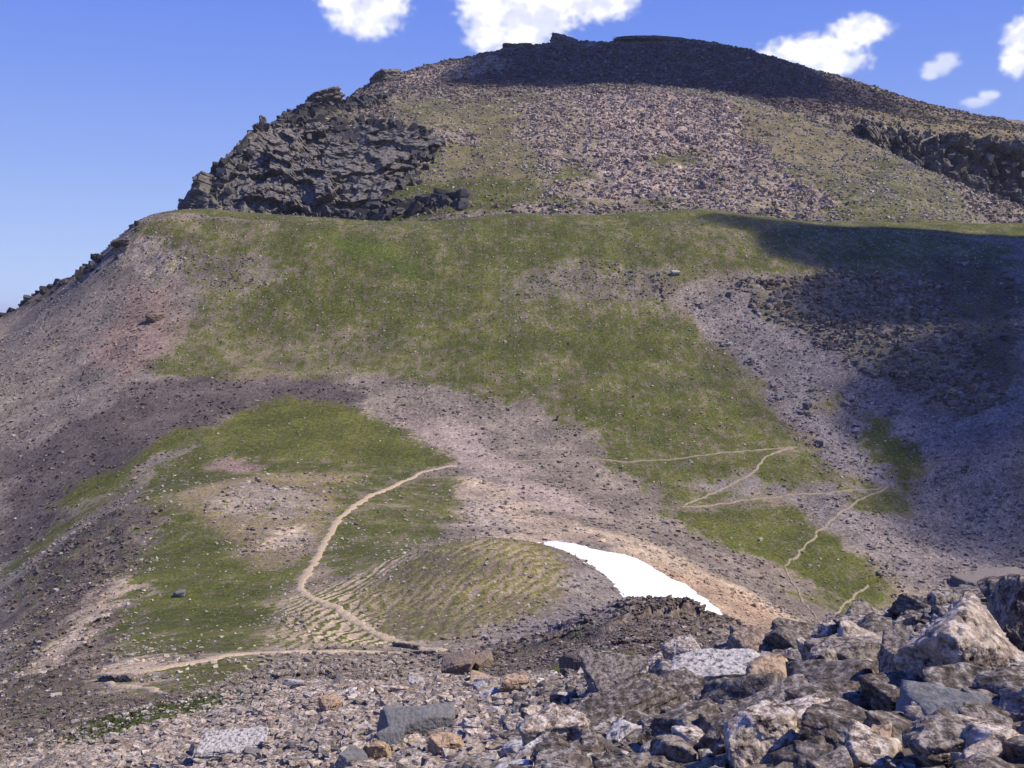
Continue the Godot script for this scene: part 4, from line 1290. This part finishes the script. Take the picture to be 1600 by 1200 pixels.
	var look := {
		"rosy": rock_material("rosy_rock", [[0.0, g.call(0.12)], [0.36, g.call(0.16, 0.01)], [0.40, g.call(0.44, 0.05, 0.01)], [0.55, g.call(0.54, 0.06, 0.01)], [0.60, g.call(0.60, 0.05, 0.01)], [0.63, g.call(0.74, 0.03)], [1.0, g.call(0.66, 0.04)]], 51, 0.8, pits),
		"white": rock_material("white_lichen_rock", [[0.0, g.call(0.16)], [0.36, g.call(0.24, 0.01)], [0.41, g.call(0.62, 0.02)], [1.0, g.call(0.80, 0.02)]], 52, 0.8, pits),
		"slate": rock_material("slate_rock", [[0.0, g.call(0.30)], [0.5, g.call(0.42, 0.005)], [1.0, g.call(0.52)]], 53, 0.7, pits),
		"ochre": rock_material("ochre_rock", [[0.0, g.call(0.24, 0.04)], [0.36, g.call(0.30, 0.05)], [0.41, g.call(0.48, 0.08)], [0.62, g.call(0.58, 0.09)], [1.0, g.call(0.66, 0.05)]], 54, 0.7, pits),
		"red": rock_material("reddish_rock", [[0.0, g.call(0.12, 0.02)], [0.36, g.call(0.18, 0.03)], [0.41, g.call(0.36, 0.07, 0.02)], [0.57, g.call(0.44, 0.08, 0.02)], [0.61, g.call(0.60, 0.03)], [1.0, g.call(0.46, 0.06)]], 55, 0.8, pits),
		"plum": rock_material("plum_rock", [[0.0, g.call(0.13, 0.01)], [0.38, g.call(0.20, 0.02)], [0.43, g.call(0.37, 0.04, 0.015)], [0.57, g.call(0.45, 0.04, 0.015)], [0.61, g.call(0.64, 0.02)], [1.0, g.call(0.50, 0.03)]], 56, 0.8, pits),
		"dark": rock_material("dark_lichened_rock", [[0.0, g.call(0.13)], [0.34, g.call(0.17, 0.02)], [0.42, g.call(0.27, 0.03, 0.01)], [0.56, g.call(0.36, 0.035, 0.01)], [0.62, g.call(0.43, 0.03)], [0.66, g.call(0.56, 0.02)], [1.0, g.call(0.60, 0.02)]], 57, 0.8, pits),
		"mottled": rock_material("mottled_rock", [[0.0, g.call(0.14)], [0.36, g.call(0.20, 0.02)], [0.43, g.call(0.34, 0.035, 0.01)], [0.54, g.call(0.43, 0.04, 0.01)], [0.58, g.call(0.56, 0.03)], [0.64, g.call(0.60, 0.02)], [0.70, g.call(0.42, 0.04, 0.01)], [1.0, g.call(0.52, 0.03)]], 58, 0.8, pits),
	}
	var cliff_look := rock_material("cliff_rock", [[0.0, g.call(0.15, 0.01)], [0.40, g.call(0.30, 0.012)], [0.55, g.call(0.40, 0.015)], [0.62, g.call(0.50, 0.02)], [0.75, g.call(0.42, 0.02)], [1.0, g.call(0.62, 0.02)]], 59, 0.03, pits)
	cliff_look.normal_scale = 0.9
	var tinted := tint_material("scattered_stone", pits)
	var gravel := ground_material("path_gravel", null, 0.6)
	gravel.albedo_texture = noise_map(noise(47, 0.02, 6), 512, ramp([[0.0, Color(0.62, 0.60, 0.58)], [0.45, Color(0.92, 0.90, 0.88)], [0.7, Color(1, 1, 1)], [1.0, Color(0.8, 0.78, 0.76)]]))
	gravel.detail_enabled = false
	gravel.albedo_color = Color(0.71, 0.65, 0.56)
	var faint := gravel.duplicate()
	faint.albedo_color = Color(0.60, 0.56, 0.49)
	var snow := StandardMaterial3D.new()
	snow.resource_name = "snow"
	snow.albedo_texture = noise_map(noise(61, 0.02, 6), 512, ramp([[0.0, Color(0.45, 0.42, 0.38)], [0.25, Color(0.66, 0.65, 0.64)], [0.36, Color(0.90, 0.90, 0.92)], [0.6, Color(0.95, 0.95, 0.96)], [1.0, Color(0.97, 0.97, 0.97)]]))
	snow.roughness = 0.7

	for k in trails.size():
		path(trails[k][1], trails[k][0] * (1.2 if k == 0 else 1.5 if k == 1 else 1.0), k, gravel if k < 3 else faint)
	snowfield(snow)
	cliff("cliff", cliff_foot, cliff_brow, 260, 140, 2.0, 0.0, 1.0, Vector3(1, 0.5, 1), 71, cliff_look)
	cliff("cliff", wall_foot, wall_brow, 210, 70, 2.0, 7.0, 1.2, Vector3(1, 0.35, 1), 81, cliff_look)

	# the big stones in front
	for k in boulders.size():
		var b: Array = boulders[k]
		var slab: bool = b[1] == "slab"
		var shape := Vector3(1, 1, 1)
		var cuts := 3 if slab else 9 if b[1] == "wedge" else 6
		var mesh := boulder(200 + k, 48 if k < 2 else 32, cuts, 40.0, 0.012 if b[0] == "slate" else 0.09, shape)
		var size := Vector3(b[4] * 0.95, b[5] * 1.05, b[4] * b[6] * 0.95)
		var y: float = low_ground(b[2], b[3]) + b[5] * 0.34
		single_rock(mesh, "rock_slab" if slab else "boulder", look[b[0]], Vector3(b[2], y, b[3] - b[4] * b[6] * 0.3), size, Vector3(0.12, b[7], b[8]), b[9], "slab" if slab else "boulder")

	# more stones one could lift, each on its own
	var kinds := ["rosy", "white", "slate", "ochre", "red", "plum", "dark", "mottled"]
	var words := ["rosy", "white lichened", "slate grey", "ochre", "reddish brown", "plum-coloured", "dark lichened", "black and white mottled"]
	var shapes := []
	for k in 14:
		shapes.append(boulder(400 + k, 14, 8, 40.0, 0.08))
	var order := ["nearest", "second nearest", "third nearest", "fourth nearest", "fifth nearest", "sixth nearest", "seventh nearest", "eighth nearest", "ninth nearest", "tenth nearest", "eleventh nearest", "twelfth nearest"]
	var loose := {}
	var count := 0
	var tries := 0
	while count < 255 and tries < 4000:
		tries += 1
		var d := 3.4 + 30.0 * pow(rng.randf(), 1.7)
		var x := rng.randf_range(-0.52, 0.52) * d
		var right := x / d
		if rng.randf() > 0.16 + 1.1 * smoothstep(-0.05, 0.2, right):
			continue
		var size := d * rng.randf_range(0.010, 0.030) * (1.0 + 2.0 * smoothstep(0.05, 0.3, right))
		size = clampf(size, 0.07, 0.62)
		var near_big := false
		for b: Array in boulders:
			if Vector2(b[2] - x, b[3] + d).length() < (b[4] + size) * 0.30:
				near_big = true
		if near_big:
			continue
		var pick := rng.randi() % 8
		if right > 0.04 and rng.randf() < 0.85:
			pick = [6, 7, 6, 5, 7, 6, 0][rng.randi() % 7]
		elif right < 0.0 and rng.randf() < 0.4:
			pick = [0, 1, 7][rng.randi() % 3]
		var long := rng.randf_range(0.5, 1.0)
		var o := single_rock(shapes[count % 14], "rock", look[kinds[pick]], Vector3(x, low_ground(x, -d) + size * 0.16, -d), Vector3(size * 1.2, size * rng.randf_range(0.28, 0.62), size * long), Vector3(rng.randf_range(-0.1, 0.5), rng.randf() * TAU, rng.randf_range(-0.4, 0.4)),
			"", "rock", "loose stones in the rubble of the near ridge")
		var beside: Array = boulders[0]
		for b: Array in boulders:
			if Vector2(b[2] - x, b[3] + d).length() < Vector2(beside[2] - x, beside[3] + d).length():
				beside = b
		var gap := Vector2(x - beside[2], -d - beside[3])
		var way := ("right of" if gap.x > 0.0 else "left of") if absf(gap.x) > absf(gap.y) else "in front of" if gap.y > 0.0 else "behind"
		var key := "%s|%s|%s" % [words[pick], way, beside[10]]
		if not loose.has(key):
			loose[key] = []
		loose[key].append([gap.length(), o])
		count += 1

	for key: String in loose:
		var set: Array = loose[key]
		set.sort_custom(func(p, q): return p[0] < q[0])
		var part := key.split("|")
		for k in set.size():
			set[k][1].set_meta("label", "%s stone, %s %s" % [part[0], part[1], part[2]] if set.size() == 1 else "%s stone, %s %s %s" % [part[0], order[k] if k < 12 else "%dth nearest" % (k + 1), part[1], part[2]])

	# far stones and walls that stand out
	var far_rocks := [
		["boulder", "white", 58.9, -372.1, 3.4, 1.7, 0.3, "single white boulder on the grassy hillside right of centre"],
		["boulder", "red", -118.4, -342.9, 5.5, 3.0, 0.6, "reddish rock alone on the mauve scree at left"],
		["boulder", "slate", -45.6, -138.6, 1.6, 1.0, 0.2, "small bluish grey rock on the green left part of the saddle"],
		["boulder", "white", 55.5, -226.5, 1.3, 0.8, 0.5, "small pale stone in the lower grass beside the faint trail"],
		["rock_outcrop", "dark", -146, -386.5, 8.0, 3.0, 0.2, "dark layered outcrop on the left rim of the hill"],
		["rock_outcrop", "dark", -164, -395.0, 4.0, 4.0, 0.9, "dark tooth of rock on the falling left skyline"],
	]
	for k in far_rocks.size():
		var f: Array = far_rocks[k]
		single_rock(boulder(600 + k, 20, 9, 40.0, 0.12), f[0], look[f[1]], Vector3(f[2], low_ground(f[2], f[3]) + f[5] * 0.3, f[3]), Vector3(f[4], f[5], f[4] * 0.7), Vector3(0.1, f[6], 0.1), f[7], "boulder" if f[0] == "boulder" else "outcrop")
	var crags := [
		[-130.6, -546.0, 4.0, 15.0, 4.0, 0.2, 0.0, "slender rock pillar standing on the brow of the left cliff"],
		[42.0, -848.0, 22.0, 11.0, 12.0, 0.1, -0.30, "dark wedge-shaped crag on the summit skyline"],
		[116.0, -864.0, 74.0, 9.0, 26.0, 0.05, -0.02, "long flat-topped dark ledge forming the highest summit"],
		[2.0, -826.0, 24.0, 6.0, 14.0, 0.2, 0.12, "low dark ledge on the skyline left of the wedge-shaped crag"],
		[-88.0, -732.0, 26.0, 11.0, 24.0, 0.3, 0.2, "dark blocky outcrop at the left end of the upper skyline"],
		[-108.0, -602.0, 17.0, 10.0, 18.0, 0.5, 0.3, "dark outcrop on the shoulder above the left cliff"],
	]
	for k in crags.size():
		var f: Array = crags[k]
		var o := single_rock(boulder(640 + k, 34, 9, 16.0, 0.24), "crag", cliff_look, Vector3(f[0], high_ground(f[0], f[1]) + f[3] * 0.05, f[1]), Vector3(f[2], f[3], f[4]), Vector3(0.0, f[5], f[6]), f[7], "crag")
	dry_wall(Vector3(-30.4, 0, -74.4), Vector3(-27.6, 0, -72.9), 0.8, look.mottled, "dark dry stone wall under the lower left switchback")
	dry_wall(Vector3(-9.8, 0, -94.0), Vector3(-7.2, 0, -93.4), 0.8, look.plum, "plum dry stone wall below the right-hand switchback")
	dry_wall(Vector3(-11.8, 0, -101.0), Vector3(-9.2, 0, -99.4), 0.9, look.mottled, "short dry stone wall above the right-hand switchback")

	# scree, talus and rubble: too many to count
	var r := RandomNumberGenerator.new()
	r.seed = 900
	var chips := []
	for k in 10:
		chips.append(chip(r, 5 + k % 5))
	var any := func(_x: float, _z: float) -> bool: return true
	var off_path := func(x: float, z: float) -> bool: return clear_of(x, z)
	var off_cliff := func(x: float, z: float) -> bool: return not Geometry2D.is_point_in_polygon(Vector2(x, z), cliff_zone) and not Geometry2D.is_point_in_polygon(Vector2(x, z), wall_zone)
	var leftward := func(x: float, z: float) -> bool: return fposmod(x * 37.7 + z * 91.3, 1.0) > 0.75 * smoothstep(0.02, 0.2, -x / z)
	scatter("rubble", chips, tinted, Rect2(-8, -14, 16, 12), 30000, 0.010, 0.07, 3.0, false, 1.2, leftward)
	scatter("rubble", chips, tinted, Rect2(-18, -34, 36, 30), 110000, 0.022, 0.125, 3.0, false, 1.25, leftward)
	for q in [["mottled", 2500], ["dark", 2300], ["plum", 1700], ["rosy", 900], ["white", 350]]:
		scatter("rubble", shapes, look[q[0]], Rect2(0, -17, 9, 14.5), q[1], 0.03, 0.17, 2.4, false, 1.0, any)
	scatter("rubble", chips, tinted, Rect2(-40, -75, 80, 55), 130000, 0.03, 0.18, 3.0, false, 1.35, off_path)
	scatter("rubble", chips, tinted, Rect2(-75, -180, 150, 110), 90000, 0.05, 0.32, 3.5, false, 1.45, off_path)
	scatter("scree", chips, tinted, Rect2(-190, -440, 400, 270), 190000, 0.08, 0.52, 4.5, false, 1.4, off_path)
	var craggy := func(x: float, z: float) -> bool: return base_ground[4 * base_index(x, z) + 3] > 205
	scatter("hillside_blocks", chips, tinted, Rect2(50, -430, 150, 150), 24000, 0.2, 1.25, 3.0, false, 1.15, craggy)
	scatter("talus", chips, tinted, Rect2(-170, -720, 480, 250), 150000, 0.22, 1.2, 3.2, true, 1.4, off_cliff)
	scatter("summit_stones", chips, tinted, Rect2(-150, -900, 560, 200), 80000, 0.26, 1.3, 3.4, true, 1.05, any)
	var blade_tool := SurfaceTool.new()
	blade_tool.begin(Mesh.PRIMITIVE_TRIANGLES)
	for q in 14:
		var turn := Basis(Vector3.UP, r.randf() * TAU)
		var root := turn * Vector3(r.randf() * 0.5, 0, 0)
		var tip := root + turn * Vector3(r.randf_range(0.1, 0.7), r.randf_range(0.5, 1.0), 0)
		var side := turn * Vector3(0, 0, 0.045)
		blade_tool.set_normal((turn * Vector3(-0.6, 0.8, 0)).normalized())
		for p: Vector3 in [root - side, root + side, tip]:
			blade_tool.add_vertex(p)
	var blades := blade_tool.commit()
	var turf_look := StandardMaterial3D.new()
	turf_look.vertex_color_use_as_albedo = true
	turf_look.roughness = 0.9
	turf_look.cull_mode = BaseMaterial3D.CULL_DISABLED
	var turf := PackedFloat32Array()
	for q in 60000:
		var d := 3.5 + 66.0 * r.randf()
		var x := r.randf_range(-0.53, 0.53) * d
		var k := 4 * base_index(x, -d)
		if base_green[k + 3] < 120 or r.randf() > 0.6:
			continue
		var c := Color8(base_green[k], base_green[k + 1], base_green[k + 2]).srgb_to_linear() * r.randf_range(1.2, 2.2)
		put(turf, r, Vector3(x, low_ground(x, -d), -d), r.randf_range(0.05, 0.14), 1.0, Basis(), c)
	stones("grass_tufts", blades, turf_look, turf)
	# broken blocks at the feet and on the brows of the cliffs
	var lots: Array[PackedFloat32Array] = []
	for k in chips.size():
		lots.append(PackedFloat32Array())
	for k in 1500:
		var t := r.randf()
		var spot: Vector3
		var kind := k % 4 if k < 900 else 4 if k < 1030 else 5 if k < 1250 else 6
		if kind == 0:
			spot = curve_at(cliff_brow, t) + Vector3(r.randfn() * 2.0, 0, -absf(r.randfn()) * 5.0)
		elif kind == 1:
			spot = curve_at(cliff_foot, 0.5 + 0.5 * t) + Vector3(r.randfn() * 4.0, 0, r.randfn() * 4.0)
		elif kind == 2:
			spot = Vector3(lerpf(-95.0, -22.0, t), 0, lerpf(-496.0, -482.0, r.randf()))
		else:
			spot = Vector3(lerpf(-125.0, -75.0, t), 0, lerpf(-562.0, -640.0, t) + r.randfn() * 8.0)
		if kind == 4:
			var a := Vector3(-143, 0, -386).lerp(Vector3(-166, 0, -396), t * 2.0) if t < 0.5 else Vector3(-178, 0, -428).lerp(Vector3(-222, 0, -437), t * 2.0 - 1.0)
			spot = a + Vector3(r.randfn() * 2.5, 0, r.randfn() * 5.0)
		if kind > 4:
			var up := r.randf()
			spot = curve_at(cliff_foot, t).lerp(curve_at(cliff_brow, t), up) if kind == 5 else curve_at(wall_foot, t).lerp(curve_at(wall_brow, t), up)
			spot.z += r.randf_range(1.0, 4.0)
			var bulk := 0.6 + 2.4 * pow(r.randf(), 2.5)
			var grey := r.randf_range(0.05, 0.22)
			put(lots[k % chips.size()], r, spot, bulk, 0.9, Basis(), Color(grey * 1.02, grey, grey * 1.02))
			continue
		spot.y = low_ground(spot.x, spot.z) if kind == 4 else high_ground(spot.x, spot.z)
		var size := r.randf_range(0.8, 3.0) if kind < 4 else 0.3 + 1.8 * pow(r.randf(), 2.5)
		var v := r.randf_range(0.05, 0.14)
		put(lots[k % chips.size()], r, spot + Vector3(0, size * 0.3, 0), size, 0.8, Basis(), Color(v * 1.02, v, v * 1.04))
	for k in chips.size():
		stones("cliff_blocks", chips[k], tinted, lots[k])
	print("built in %d ms" % Time.get_ticks_msec())
